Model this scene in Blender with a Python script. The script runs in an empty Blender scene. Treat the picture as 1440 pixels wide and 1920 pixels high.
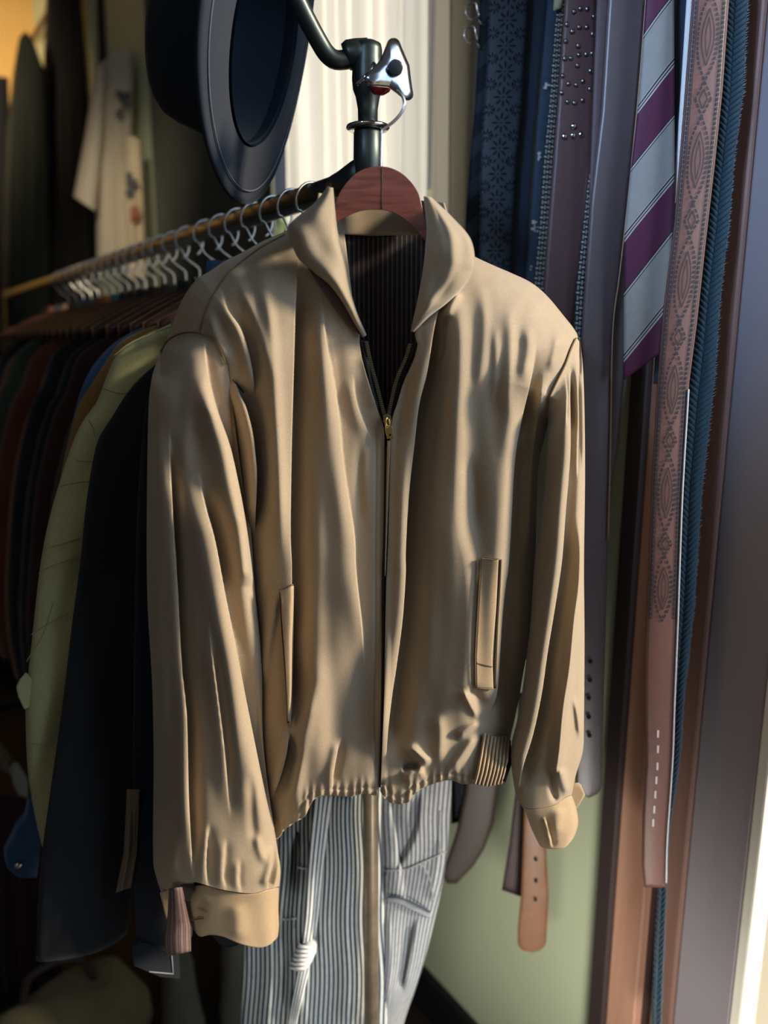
import bpy, bmesh, math, random
import numpy as np
from mathutils import Vector, Matrix
rng = random.Random(7)
col = bpy.context.scene.collection
# ------------------------------------------------------------------ camera
H = 1.45; AZ = math.radians(34); PT = math.radians(12.1); F = 1450.0
C0 = np.array([0, 0, H])
fh = np.array([math.sin(AZ), math.cos(AZ), 0]); rt = np.array([math.cos(AZ), -math.sin(AZ), 0]); zz = np.array([0, 0, 1.0])
fw = fh*math.cos(PT) - zz*math.sin(PT); up = fh*math.sin(PT) + zz*math.cos(PT)
def ray(px, py):
    px = np.asarray(px, float); py = np.asarray(py, float)
    return fw + rt*((px-720)/F)[..., None] + up*((960-py)/F)[..., None]
def PD(px, py, D):
    """point seen at a pixel on the upright plane D metres in front of the lens"""
    d = ray(px, py); t = np.asarray(D, float)/(d@fh); return C0 + d*t[..., None]
def PX(px, py, X):
    d = ray(px, py); return C0 + d*(X/d[..., 0])[..., None]
def PY(px, py, Y):
    d = ray(px, py); return C0 + d*(Y/d[..., 1])[..., None]
def PZ(px, py, Z):
    d = ray(px, py); return C0 + d*((Z-H)/d[..., 2])[..., None]
cd = bpy.data.cameras.new('camera'); cam = bpy.data.objects.new('camera', cd); col.objects.link(cam)
cam.matrix_world = Matrix(((rt[0], up[0], -fw[0], 0), (rt[1], up[1], -fw[1], 0), (rt[2], up[2], -fw[2], H), (0, 0, 0, 1)))
cd.sensor_fit = 'VERTICAL'; cd.sensor_height = 36; cd.sensor_width = 27; cd.lens = F/1920*36; cd.clip_start = .02
cd.dof.use_dof = True; cd.dof.focus_distance = .87; cd.dof.aperture_fstop = 2.2
bpy.context.scene.camera = cam

# ------------------------------------------------------------------ materials
def newmat(name):
    m = bpy.data.materials.new(name); m.use_nodes = True
    nt = m.node_tree; b = nt.nodes['Principled BSDF']; return m, nt, b
def N(nt, t, **k):
    n = nt.nodes.new(t)
    for a, v in k.items():
        if a in n.inputs.keys() if isinstance(a, str) and hasattr(n.inputs, 'keys') else False: n.inputs[a].default_value = v
        else: setattr(n, a, v)
    return n
def c4(c): return (c[0], c[1], c[2], 1)
def srgb(r, g, b):
    f = lambda v: (v/255/12.92) if v <= 10 else ((v/255+.055)/1.055)**2.4
    return (f(r), f(g), f(b))
def mottled(nt, b, c, var=.15, scale=40, coords='Object', stretch=(1, 1, 1)):
    tc = N(nt, 'ShaderNodeTexCoord'); mp = N(nt, 'ShaderNodeMapping'); mp.inputs['Scale'].default_value = stretch
    nt.links.new(tc.outputs[coords], mp.inputs['Vector'])
    nz = N(nt, 'ShaderNodeTexNoise'); nz.inputs['Scale'].default_value = scale; nz.inputs['Detail'].default_value = 4
    nt.links.new(mp.outputs[0], nz.inputs['Vector'])
    mx = N(nt, 'ShaderNodeMix', data_type='RGBA')
    mx.inputs[6].default_value = c4([v*(1-var) for v in c]); mx.inputs[7].default_value = c4([min(1, v*(1+var)) for v in c])
    nt.links.new(nz.outputs['Fac'], mx.inputs[0]); nt.links.new(mx.outputs[2], b.inputs['Base Color'])
    return nz, mp
def bump(nt, b, src, strength=.2, dist=.001):
    bp = N(nt, 'ShaderNodeBump'); bp.inputs['Strength'].default_value = strength; bp.inputs['Distance'].default_value = dist
    nt.links.new(src, bp.inputs['Height']); nt.links.new(bp.outputs[0], b.inputs['Normal'])
def cloth(name, c, rough=.85, sheen=.15, var=.14, scale=60, weave=900, bs=.25, grain=.11):
    m, nt, b = newmat(name); mottled(nt, b, c, var, scale, stretch=(1, 1, .25))
    b.inputs['Roughness'].default_value = rough; b.inputs['Sheen Weight'].default_value = sheen
    fn = N(nt, 'ShaderNodeTexNoise'); fn.inputs['Scale'].default_value = weave*.8; fn.inputs['Detail'].default_value = 3
    t2 = N(nt, 'ShaderNodeTexCoord'); mp2 = N(nt, 'ShaderNodeMapping'); mp2.inputs['Scale'].default_value = (1, 1, .45); nt.links.new(t2.outputs['Object'], mp2.inputs[0]); nt.links.new(mp2.outputs[0], fn.inputs['Vector'])
    mr = N(nt, 'ShaderNodeMapRange'); mr.inputs[1].default_value = .3; mr.inputs[2].default_value = .7; mr.inputs[3].default_value = 1-grain; mr.inputs[4].default_value = 1+grain; nt.links.new(fn.outputs['Fac'], mr.inputs[0])
    mm = N(nt, 'ShaderNodeMix', data_type='RGBA', blend_type='MULTIPLY'); mm.inputs[0].default_value = 1
    nt.links.new(b.inputs['Base Color'].links[0].from_socket, mm.inputs[6]); nt.links.new(mr.outputs[0], mm.inputs[7]); nt.links.new(mm.outputs[2], b.inputs['Base Color'])
    b.inputs['Specular IOR Level'].default_value = .25
    nz = N(nt, 'ShaderNodeTexNoise'); nz.inputs['Scale'].default_value = weave; nz.inputs['Detail'].default_value = 2
    tc = N(nt, 'ShaderNodeTexCoord'); nt.links.new(tc.outputs['Object'], nz.inputs['Vector'])
    bump(nt, b, nz.outputs['Fac'], bs, .0006); return m
def leather(name, c, rough=.45, scale=180, var=.2, spec=.4):
    m, nt, b = newmat(name); nz, _ = mottled(nt, b, c, var, scale); b.inputs['Roughness'].default_value = rough
    b.inputs['Specular IOR Level'].default_value = spec
    bump(nt, b, nz.outputs['Fac'], .25, .0008); return m
def wood(name, c, c2, rough=.4, scale=14, stretch=(1, 1, .06), spec=.4):
    m, nt, b = newmat(name)
    tc = N(nt, 'ShaderNodeTexCoord'); mp = N(nt, 'ShaderNodeMapping'); mp.inputs['Scale'].default_value = stretch
    nt.links.new(tc.outputs['Object'], mp.inputs['Vector'])
    nz = N(nt, 'ShaderNodeTexNoise'); nz.inputs['Scale'].default_value = scale; nz.inputs['Detail'].default_value = 8; nz.inputs['Distortion'].default_value = .6
    nt.links.new(mp.outputs[0], nz.inputs['Vector'])
    rp = N(nt, 'ShaderNodeValToRGB'); rp.color_ramp.elements[0].position = .35; rp.color_ramp.elements[1].position = .65
    rp.color_ramp.elements[0].color = c4(c2); rp.color_ramp.elements[1].color = c4(c)
    nt.links.new(nz.outputs['Fac'], rp.inputs[0]); nt.links.new(rp.outputs[0], b.inputs['Base Color'])
    b.inputs['Roughness'].default_value = rough; b.inputs['Specular IOR Level'].default_value = spec
    bump(nt, b, nz.outputs['Fac'], .15, .001); return m
def metal(name, c, rough=.3, metallic=1.0, var=.1, scale=120):
    m, nt, b = newmat(name); nz, _ = mottled(nt, b, c, var, scale); b.inputs['Metallic'].default_value = metallic
    b.inputs['Roughness'].default_value = rough; bump(nt, b, nz.outputs['Fac'], .08, .0005); return m
def striped(name, bands, period, axis=0, slope=0.0, rough=.8, noise=.12, wobble=0.0):
    """bands: (start fraction, colour) repeated every `period` metres of the surface's own UV coordinate"""
    m, nt, b = newmat(name)
    uv = N(nt, 'ShaderNodeUVMap'); sp = N(nt, 'ShaderNodeSeparateXYZ'); nt.links.new(uv.outputs[0], sp.inputs[0])
    ma = N(nt, 'ShaderNodeMath', operation='MULTIPLY_ADD'); nt.links.new(sp.outputs[1-axis], ma.inputs[0]); ma.inputs[1].default_value = slope
    nt.links.new(sp.outputs[axis], ma.inputs[2])
    src = ma.outputs[0]
    dv = N(nt, 'ShaderNodeMath', operation='DIVIDE'); nt.links.new(src, dv.inputs[0]); dv.inputs[1].default_value = period
    fr = N(nt, 'ShaderNodeMath', operation='FRACT'); nt.links.new(dv.outputs[0], fr.inputs[0])
    rp = N(nt, 'ShaderNodeValToRGB'); cr = rp.color_ramp; cr.interpolation = 'CONSTANT'
    cr.elements[0].position = bands[0][0]; cr.elements[0].color = c4(bands[0][1])
    cr.elements[1].position = bands[1][0]; cr.elements[1].color = c4(bands[1][1])
    for p, c in bands[2:]:
        e = cr.elements.new(p); e.color = c4(c)
    nt.links.new(fr.outputs[0], rp.inputs[0])
    tc = N(nt, 'ShaderNodeTexCoord'); nz = N(nt, 'ShaderNodeTexNoise'); nz.inputs['Scale'].default_value = 120; nz.inputs['Detail'].default_value = 5
    nt.links.new(tc.outputs['Object'], nz.inputs['Vector'])
    mr = N(nt, 'ShaderNodeMapRange'); mr.inputs['To Min'].default_value = 1-noise*2; mr.inputs['To Max'].default_value = 1+noise*2
    nt.links.new(nz.outputs['Fac'], mr.inputs['Value'])
    mx = N(nt, 'ShaderNodeMix', data_type='RGBA', blend_type='MULTIPLY'); mx.inputs[0].default_value = 1
    nt.links.new(rp.outputs[0], mx.inputs[6]); nt.links.new(mr.outputs[0], mx.inputs[7]); nt.links.new(mx.outputs[2], b.inputs['Base Color'])
    b.inputs['Roughness'].default_value = rough; b.inputs['Specular IOR Level'].default_value = .2
    bump(nt, b, nz.outputs['Fac'], .2, .0006); return m
def plain(name, c, rough=.6, var=.08, scale=30, spec=.3):
    m, nt, b = newmat(name); mottled(nt, b, c, var, scale); b.inputs['Roughness'].default_value = rough
    b.inputs['Specular IOR Level'].default_value = spec; return m

# ------------------------------------------------------------------ objects
def tag(o, label=None, cat=None, group=None, kind=None):
    for k, v in (('label', label), ('category', cat), ('group', group), ('kind', kind)):
        if v: o[k] = v
    return o
def thing(name, label, cat, loc, group=None):
    o = bpy.data.objects.new(name, None); col.objects.link(o); o.location = [float(v) for v in loc]; o.empty_display_size = .05
    return tag(o, label, cat, group)
def mesh_obj(name, V, Fc, mat, parent=None, uvs=None, smooth=True, solid=0, off=0):
    V = np.asarray(V, float).reshape(-1, 3)
    o = None
    if parent is not None:
        L = np.zeros(3); p = parent
        while p is not None: L = L + np.array(p.location); p = p.parent
        V = V - L
    me = bpy.data.meshes.new(name); me.from_pydata(V.tolist(), [], [list(map(int, f)) for f in Fc])
    me.materials.append(mat)
    if uvs is not None:
        ul = me.uv_layers.new(name='UVMap'); li = np.zeros(len(me.loops), int); me.loops.foreach_get('vertex_index', li)
        ul.data.foreach_set('uv', np.asarray(uvs, float).reshape(-1, 2)[li].ravel())
    if smooth: me.polygons.foreach_set('use_smooth', [True]*len(me.polygons))
    me.update(); o = bpy.data.objects.new(name, me); col.objects.link(o)
    if parent is not None: o.parent = parent
    if solid:
        s = o.modifiers.new('thickness', 'SOLIDIFY'); s.thickness = solid; s.offset = off
    return o
def grid_faces(R, Cn, closed=False, base=0):
    f = []
    cc = Cn if closed else Cn-1
    for i in range(R-1):
        for j in range(cc):
            a = base+i*Cn+j; b = base+i*Cn+(j+1) % Cn; f.append((a, a+Cn, b+Cn, b))
    return f
def grid_obj(name, P, mat, parent=None, uvs=None, closed=False, solid=0, caps=False, off=0):
    R, Cn = P.shape[:2]; f = grid_faces(R, Cn, closed)
    if caps:
        f.append(tuple(range(Cn))); f.append(tuple(range((R-1)*Cn, R*Cn))[::-1])
    return mesh_obj(name, P, f, mat, parent, uvs, True, solid, off)
def resample(pts, n, t=None):
    p = np.asarray(pts, float); s = np.r_[0, np.cumsum(np.linalg.norm(np.diff(p, axis=0), axis=1))]; s /= s[-1]
    t = np.linspace(0, 1, n) if t is None else t
    return np.stack([np.interp(t, s, p[:, k]) for k in range(p.shape[1])], -1)
def smooth_poly(pts, n=60):
    """Catmull-Rom through the points, resampled evenly"""
    p = np.asarray(pts, float); q = np.vstack([2*p[0]-p[1], p, 2*p[-1]-p[-2]]); out = []
    for i in range(1, len(q)-2):
        for t in np.linspace(0, 1, 10, endpoint=False):
            a, b, c, d = q[i-1], q[i], q[i+1], q[i+2]
            out.append(.5*((2*b)+(-a+c)*t+(2*a-5*b+4*c-d)*t*t+(-a+3*b-3*c+d)*t**3))
    out.append(p[-1]); return resample(out, n)
def coons(top, bottom, left, right, R, Cn, sc=None):
    """left/right run top to bottom, top/bottom run left to right"""
    s = np.linspace(0, 1, Cn) if sc is None else sc; t = np.linspace(0, 1, R)
    T = resample(top, Cn, s); B = resample(bottom, Cn, s); L = resample(left, R, t); Rr = resample(right, R, t)
    S = s[None, :, None]; Tt = t[:, None, None]
    G = (1-Tt)*T[None]+Tt*B[None]+(1-S)*L[:, None]+S*Rr[:, None] - ((1-S)*(1-Tt)*T[0]+S*(1-Tt)*T[-1]+(1-S)*Tt*B[0]+S*Tt*B[-1])
    return G
def tube(name, path, rad, mat, parent=None, seg=12, caps=True):
    P = np.asarray(path, float); n = len(P); rad = np.broadcast_to(np.asarray(rad, float), (n,))
    T = np.gradient(P, axis=0); T /= np.linalg.norm(T, axis=1)[:, None]+1e-12
    a = np.array([0, 0, 1.0]) if abs(T[0][2]) < .9 else np.array([1.0, 0, 0])
    u = np.cross(T[0], a); u /= np.linalg.norm(u); rings = []
    for i in range(n):
        u = u - T[i]*(u@T[i]); u /= np.linalg.norm(u); v = np.cross(T[i], u)
        ang = np.linspace(0, 2*math.pi, seg, endpoint=False)
        rings.append(P[i]+rad[i]*(np.cos(ang)[:, None]*u+np.sin(ang)[:, None]*v))
    return grid_obj(name, np.array(rings), mat, parent, closed=True, caps=caps)
def box(name, lo, hi, mat, parent=None, bevel=0):
    lo = np.array(lo, float); hi = np.array(hi, float)
    V = [[(lo, hi)[(i >> k) & 1][k] for k in range(3)] for i in range(8)]
    Fc = [(0, 2, 3, 1), (4, 5, 7, 6), (0, 1, 5, 4), (2, 6, 7, 3), (0, 4, 6, 2), (1, 3, 7, 5)]
    o = mesh_obj(name, V, Fc, mat, parent, smooth=False)
    if bevel:
        m = o.modifiers.new('bevel', 'BEVEL'); m.width = bevel; m.segments = 2
    return o
def prism(name, poly, off, mat, parent=None, bevel=0, smooth=False):
    """a flat outline (list of 3d points) pushed along the vector off"""
    A = np.asarray(poly, float); B = A+np.asarray(off, float); n = len(A)
    Fc = [tuple(range(n)), tuple(range(n, 2*n))[::-1]] + [(i, n+i, n+(i+1) % n, (i+1) % n) for i in range(n)]
    o = mesh_obj(name, np.vstack([A, B]), Fc, mat, parent, smooth=smooth)
    bm = bmesh.new(); bm.from_mesh(o.data); bmesh.ops.recalc_face_normals(bm, faces=bm.faces); bm.to_mesh(o.data); bm.free()
    if bevel:
        m = o.modifiers.new('bevel', 'BEVEL'); m.width = bevel; m.segments = 3
    return o
def copy_tree(o, parent=None):
    c = o.copy(); col.objects.link(c)
    if parent is not None: c.parent = parent
    for ch in list(o.children): copy_tree(ch, c)
    return c
def structure(o): o['kind'] = 'structure'; return o
def sstep(a, b, x): t = np.clip((x-a)/(b-a), 0, 1); return t*t*(3-2*t)
def polydist(X, Y, poly):
    """unsigned distance, signed side (+ = right of travel when going down) and parameter 0..1 along the line"""
    p = np.asarray(poly, float); best = np.full(X.shape, 1e9); side = np.zeros(X.shape); par = np.zeros(X.shape)
    L = np.r_[0, np.cumsum(np.linalg.norm(np.diff(p, axis=0), axis=1))]
    for i in range(len(p)-1):
        a, b = p[i], p[i+1]; d = b-a; l2 = d@d
        t = np.clip(((X-a[0])*d[0]+(Y-a[1])*d[1])/l2, 0, 1)
        qx, qy = X-(a[0]+t*d[0]), Y-(a[1]+t*d[1]); ds = np.hypot(qx, qy); cr = d[0]*qy-d[1]*qx
        k = ds < best; best = np.where(k, ds, best); side = np.where(k, -np.sign(cr), side); par = np.where(k, (L[i]+t*math.sqrt(l2))/L[-1], par)
    return best, side, par
GAIN = 1.3
def folds(X, Y, lst, dx=False):
    """height added by a list of (line, left height, left width, right height, right width, end fade); a line with a
    raised left and sunken right side is a lapped fold: it crests just left of the line and tucks under it"""
    out = np.zeros(X.shape); sh = np.zeros(X.shape)
    for f in lst:
        pts, al, wl, ar, wr = f[:5]; fade = f[5] if len(f) > 5 else .15
        ds, sd, par = polydist(X, Y, smooth_poly(pts, max(12, len(pts)*5)) if len(pts) > 2 else pts)
        s = ds*sd
        fd = np.minimum(1, np.minimum(par, 1-par)/fade) if fade > 0 else 1
        fd = fd*fd*(3-2*fd) if fade > 0 else 1
        if al > 0 > ar:
            k = sstep(-2, 2, s); c = .55*wl
            left = al*np.exp(-((s+c)/wl)**2)
            out += GAIN*fd*(left*(1-k)+ar*np.exp(-(np.maximum(s, 0)/wr)**2)*k)
            sh += -fd*min(1, abs(ar)/.01)*6.5*np.exp(-((s-2.6)/2.6)**2)
        else:
            w = np.where(s < 0, wl, wr); k = sstep(-2.5, 2.5, s)
            A = al*(1-k)+ar*k if al != ar else al
            out += GAIN*A*fd*np.exp(-(s/w)**2)
    return (out, sh) if dx else out
# ================================================================== the jacket
DJ = .84
def PJ(X, Y, d): return PD(X, Y, DJ-np.asarray(d))
TAN = (.338, .260, .168)
m_tan = cloth('tan_gabardine', TAN, .8, .25, .10, 50, 1400, .3)
m_tan2 = cloth('tan_gabardine_worn', (.37, .265, .15), .8, .25, .14, 50, 1400, .3)
m_collar = cloth('tan_collar_cloth', (.29, .228, .145), .75, .3, .10, 60, 1400, .25)
m_lining = striped('brown_pinstripe_lining', [(0, (.020, .015, .014)), (.60, (.095, .072, .060)), (.8, (.045, .034, .03))], .0052, 0, 0, .8)
m_cufflining = striped('mauve_pinstripe_lining', [(0, (.17, .11, .095)), (.5, (.05, .033, .03)), (.62, (.13, .085, .075)), (.85, (.065, .045, .042))], .0068, 0, 0, .8)
m_black = plain('black_zip_tape', (.006, .006, .007), .7)
m_brass = metal('brass', (.75, .52, .14), .28)
m_agedbrass = metal('aged_brass_teeth', (.30, .24, .13), .35)
m_thread = plain('dark_thread', (.02, .014, .008), .9)
m_seam = plain('seam_thread', (.16, .11, .055), .9)

SIL_L = [(300, 700), (303, 657), (319, 622), (336, 577), (353, 546), (374, 521), (395, 509), (423, 490), (458, 473), (496, 452), (537, 435), (600, 404), (640, 392)]
SIL_R = [(800, 420), (860, 462), (888, 480), (931, 500), (959, 512), (996, 530), (1026, 555), (1057, 592), (1078, 619), (1087, 640), (1088, 700)]
ED_L = [(303, 657), (335, 668), (385, 715), (412, 775), (430, 850), (442, 950), (452, 1100), (466, 1300), (476, 1450), (500, 1560)]
ED_R = [(1087, 640), (1064, 690), (1034, 741), (1026, 800), (1010, 868), (1006, 958), (1003, 1060), (992, 1193), (980, 1269), (966, 1345), (958, 1378)]
BF = [
 ([(560, 480), (557, 560), (553, 700), (549, 850), (547, 1000), (549, 1050), (549, 1110), (546, 1200), (545, 1300), (541, 1380)], .006, 36, -.024, 30, .14),
 ([(600, 520), (603, 560), (617, 660), (635, 764), (648, 886), (666, 1000), (669, 1069), (680, 1174), (684, 1260)], .0075, 26, -.004, 26, .22),
 ([(492, 470), (492, 521), (506, 625), (513, 747), (520, 886), (524, 1000), (526, 1080)], .006, 20, .006, 14, .25),
 ([(412, 535), (428, 580), (455, 620), (474, 690), (478, 760)], .007, 14, -.004, 16, .3),
 ([(440, 500), (462, 560), (490, 640), (505, 720)], .0045, 12, .0045, 12, .3),
 ([(392, 575), (398, 610), (412, 645), (432, 690)], .005, 10, .005, 14, .3),
 ([(436, 705), (452, 740), (464, 764), (476, 810), (481, 850), (484, 890), (482, 950), (478, 1010)], .016, 18, -.010, 22, .2),
 ([(523, 1100), (510, 1156), (500, 1220), (493, 1290)], .006, 12, .006, 9, .25),
 ([(585, 1270), (577, 1330), (566, 1400), (556, 1460), (540, 1540)], .007, 14, .007, 14, .25),
 ([(545, 1370), (538, 1420), (522, 1475), (505, 1500)], .008, 10, -.008, 14, .25),
 ([(556, 1390), (548, 1434), (535, 1490)], -.008, 9, -.008, 9, .3),
 ([(590, 1200), (588, 1330), (586, 1480)], .006, 20, .006, 24, .3),
 ([(640, 1380), (628, 1440), (622, 1485)], .004, 10, -.004, 10, .3),
 ([(662, 700), (672, 760), (700, 830)], .003, 14, -.003, 14, .3),
 ([(676, 815), (673, 900), (679, 1000)], -.0035, 9, -.0035, 9, .3),
 ([(690, 660), (697, 720), (712, 775)], .004, 14, .0, 8, .2),
 ([(705, 800), (704, 1100), (703, 1460)], -.0012, 2.5, -.0012, 2.5, .05),
 # right front
 ([(826, 560), (822, 585), (815, 622), (803, 699), (788, 760), (779, 836), (769, 928), (763, 1035), (763, 1075), (757, 1162), (745, 1254), (736, 1315), (722, 1440)], .010, 22, -.022, 34, .1),
 ([(852, 540), (855, 561), (857, 637), (858, 714), (852, 805), (849, 897), (853, 989), (867, 1055), (873, 1132), (870, 1223), (861, 1315), (852, 1390)], .009, 46, .009, 26, .12),
 ([(862, 545), (842, 580), (836, 600)], .006, 8, .006, 8, .2),
 ([(838, 580), (834, 640), (826, 690)], -.007, 7, -.007, 7, .3),
 ([(900, 520), (908, 600), (900, 700), (884, 760)], .003, 12, .003, 12, .3),
 ([(952, 560), (958, 640), (950, 740), (956, 800)], .003, 12, .003, 10, .3),
 ([(928, 600), (930, 680), (925, 760)], .002, 8, .002, 8, .3),
 ([(880, 840), (890, 930), (892, 1010)], -.003, 14, -.003, 12, .3),
 ([(1004, 640), (1000, 700), (983, 775), (971, 836), (965, 897), (962, 958), (956, 1060), (950, 1101), (944, 1162), (940, 1223), (934, 1300), (918, 1336), (904, 1358)], .012, 34, -.014, 26, .12),
 ([(1022, 690), (1014, 760), (1004, 830), (1000, 880), (996, 960), (990, 1060)], .010, 12, .008, 10, .2),
 ([(985, 600), (990, 650), (978, 720)], .004, 12, .004, 12, .3),
 ([(1046, 620), (1040, 660), (1030, 700)], .003, 8, .003, 8, .3),
 ([(868, 1290), (882, 1318), (900, 1350)], .006, 9, .004, 9, .25),
 ([(880, 1285), (900, 1312), (912, 1330)], -.004, 9, -.004, 9, .3),
 ([(906, 1352), (880, 1366), (852, 1385)], .006, 8, .006, 8, .3),
 ([(904, 1370), (876, 1402), (848, 1440), (835, 1456)], .006, 10, .006, 10, .3),
 ([(758, 1412), (772, 1405), (790, 1418), (808, 1436)], .009, 9, .009, 9, .25),
 ([(752, 1440), (772, 1436), (788, 1440)], -.012, 8, -.012, 8, .25),
 ([(755, 1462), (775, 1450), (800, 1450)], .008, 9, .008, 9, .25),
 ([(820, 1330), (824, 1390), (818, 1440)], .005, 14, .005, 12, .3),
]
ZIPX = [(700, 380), (720, 560), (727, 790), (725, 1000), (718, 1250), (713, 1480)]
wr_ = random.Random(11)
WV = [(2*math.pi/wr_.uniform(34, 150)*wr_.choice((-1, 1)), 2*math.pi/wr_.uniform(300, 1500), wr_.uniform(0, 6.28), wr_.uniform(.3, 1)) for _ in range(22)]
def wrinkle(X, Y):
    o = np.zeros(np.shape(X))
    for kx, ky, p, a in WV: o = o+a*np.sin(kx*X+ky*Y+p)
    return .00034*o
def body_depth(X, Y, fl=True):
    X = np.asarray(X, float); Y = np.asarray(Y, float)
    d1, _, _ = polydist(X, Y, SIL_L); d2, _, _ = polydist(X, Y, SIL_R)
    e1, _, _ = polydist(X, Y, ED_L[3:]); e2, _, _ = polydist(X, Y, ED_R[3:])
    e = np.minimum(np.minimum(d1, d2), np.minimum(e1*1.2+4, e2*1.2+4))
    d = -.043+.070*(1-np.exp(-e/42))
    dz, _, _ = polydist(X, Y, ZIPX)
    d = d-.030*np.exp(-(dz/120)**2)*(1-.75*sstep(700, 1350, Y))
    if fl: d = d+folds(X, Y, BF)+wrinkle(X, Y)
    return d
def hem(X, Y, hemline):
    ds, _, _ = polydist(X, Y, hemline)
    return .0016*np.sin(X*.42+.5*np.sin(X*.13))*np.exp(-(ds/20)**2)-.0022*np.exp(-((ds-13)/3)**2)-.004*np.exp(-(ds/6)**2)

base = PD(700, 1500, DJ)
J = thing('bomber_jacket', 'tan zip-front jacket with rolled collar hanging from the front of the clothes rack', 'jacket', (base[0], base[1], base[2]))
# left front
topL = SIL_L[1:]; rightL = [(640, 392), (650, 470), (661, 560), (674, 628), (674, 642), (681, 682), (695, 730), (709, 772), (719, 800), (721, 850), (719, 1000), (716, 1100), (715, 1300), (711, 1470), (706, 1492)]
hemL = [(500, 1560), (516, 1574), (534, 1556), (555, 1541), (572, 1530), (589, 1499), (617, 1492), (652, 1494), (680, 1489), (706, 1492)]
G = coons(smooth_poly(topL, 80), smooth_poly(hemL, 80), smooth_poly(ED_L, 80), smooth_poly(rightL, 120), 300, 190)
X, Y = G[..., 0], G[..., 1]; d = body_depth(X, Y)+hem(X, Y, hemL)
X = X+folds(X, Y, BF, True)[1]
body_l = grid_obj('front_panel', PJ(X, Y, d), m_tan, J, solid=.0014, off=-1)
topR = [(800, 420)]+SIL_R[1:-1]
leftR = [(800, 420), (796, 500), (786, 570), (778, 626), (783, 645), (775, 676), (757, 716), (744, 758), (733, 794), (731, 850), (728, 1000), (724, 1100), (720, 1300), (714, 1470), (716, 1484)]
hemR = [(716, 1484), (724, 1500), (742, 1508), (766, 1504), (782, 1484), (812, 1470), (843, 1463), (866, 1470), (888, 1470), (915, 1474), (941, 1468)]
rightR = ED_R+[(952, 1420), (941, 1468)]
G = coons(smooth_poly(topR, 80), smooth_poly(hemR, 80), smooth_poly(leftR, 120), smooth_poly(rightR, 100), 300, 200)
X, Y = G[..., 0], G[..., 1]; d = body_depth(X, Y)+hem(X, Y, hemR)+.003*(1-sstep(0, 14, np.abs(X-np.interp(Y, [p[1] for p in leftR], [p[0] for p in leftR]))))
X = X+folds(X, Y, BF, True)[1]*sstep(0, 12, np.abs(X-np.interp(Y, [p[1] for p in leftR], [p[0] for p in leftR])))
body_r = grid_obj('front_panel', PJ(X, Y, d), m_tan, J, solid=.0014, off=-1)
# back panel, closing the jacket behind
outB_L = [(303, 657), (335, 668), (385, 715), (412, 775), (430, 850), (442, 950), (452, 1100), (466, 1300), (476, 1450), (500, 1530)]
topB = SIL_L[1:]+[(700, 402)]+SIL_R[:-1]
G = coons(smooth_poly(topB, 120), [(500, 1530), (589, 1478), (712, 1474), (850, 1452), (941, 1452)], smooth_poly(outB_L, 60), smooth_poly([(p[0]-14, p[1]) for p in rightR[:-2]]+[(945, 1400), (936, 1452)], 60), 90, 80)
X, Y = G[..., 0], G[..., 1]; s = np.linspace(-1, 1, 80)[None, :]
d = -.043-.022*(1-s**4)*sstep(380, 640, Y)-.004*np.sin(X*.05)*sstep(500, 900, Y)
grid_obj('back_panel', PJ(X, Y, d), m_tan, J, solid=.0014, off=1)
# lining seen through the open neck and the neckband above it
G = coons([(585, 432), (640, 437), (700, 441), (795, 437), (850, 440)], [(560, 900), (880, 900)], [(585, 432), (560, 900)], [(850, 440), (880, 900)], 60, 60)
X, Y = G[..., 0], G[..., 1]; xx = (X-715)/130
P = PJ(X, Y, -.040+.012*xx**2+.0015*np.sin(X*.06+Y*.004)); u = (P@rt)
grid_obj('lining', P, m_lining, J, uvs=np.stack([u, P[..., 2]], -1))
G = coons([(598, 362), (640, 372), (715, 378), (790, 376), (832, 380)], [(585, 436), (640, 439), (700, 443), (795, 439), (850, 443)], [(598, 362), (585, 436)], [(832, 380), (850, 443)], 16, 50)
X, Y = G[..., 0], G[..., 1]; xx = np.abs((X-715)/110)
grid_obj('neckband', PJ(X, Y, -.037+.046*xx**3*.8), m_collar, J, solid=.002)
# collar wings
def collar(inner, outer, side, topw, sgn):
    n = 70; I = smooth_poly(inner, n); O = smooth_poly(outer, n); cs = np.linspace(0, 1, 26)
    G = I[:, None]*(1-cs[None, :, None])+O[:, None]*cs[None, :, None]
    X, Y = G[..., 0], G[..., 1]; t = np.linspace(0, 1, n)[:, None]; c = cs[None, :]
    bd = body_depth(X, Y, False)
    k_ = sstep(.35, .9, t); base = (1-k_)*.019+k_*(np.maximum(bd, -.012)+.006)
    wd = (1-.8*sstep(.75, 1, t))
    d = base+wd*.022*np.sin(math.pi*np.clip(.10+.80*c, 0, 1))**.8-.010*(1-sstep(0, .10, c))*wd-.007*sstep(.93, 1, c)*wd
    if sgn < 0: d = d+(.003*np.sin((X*.9+Y*.5)*.055)+.0022*np.sin((X*.5-Y*.35)*.16+1)*np.sin(math.pi*t))*np.sin(math.pi*c)*wd
    else: d = d+.006*np.exp(-((c-.55+.3*(t-.5))/.10)**2)*wd*np.sin(math.pi*t)+(.003*np.sin((X-Y*.6)*.06)+.0022*np.sin((X*.6+Y*.3)*.15)*np.sin(math.pi*t))*np.sin(math.pi*c)*wd
    return grid_obj('collar', PJ(X, Y, d), m_collar, J, solid=.003)
collar([(622, 352), (626, 396), (631, 436), (644, 488), (656, 549), (668, 589), (685, 629)],
       [(617, 351), (592, 382), (560, 408), (541, 428), (547, 448), (561, 482), (592, 510), (619, 532), (644, 565), (665, 602), (683, 631)], 0, 0, -1)
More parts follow.
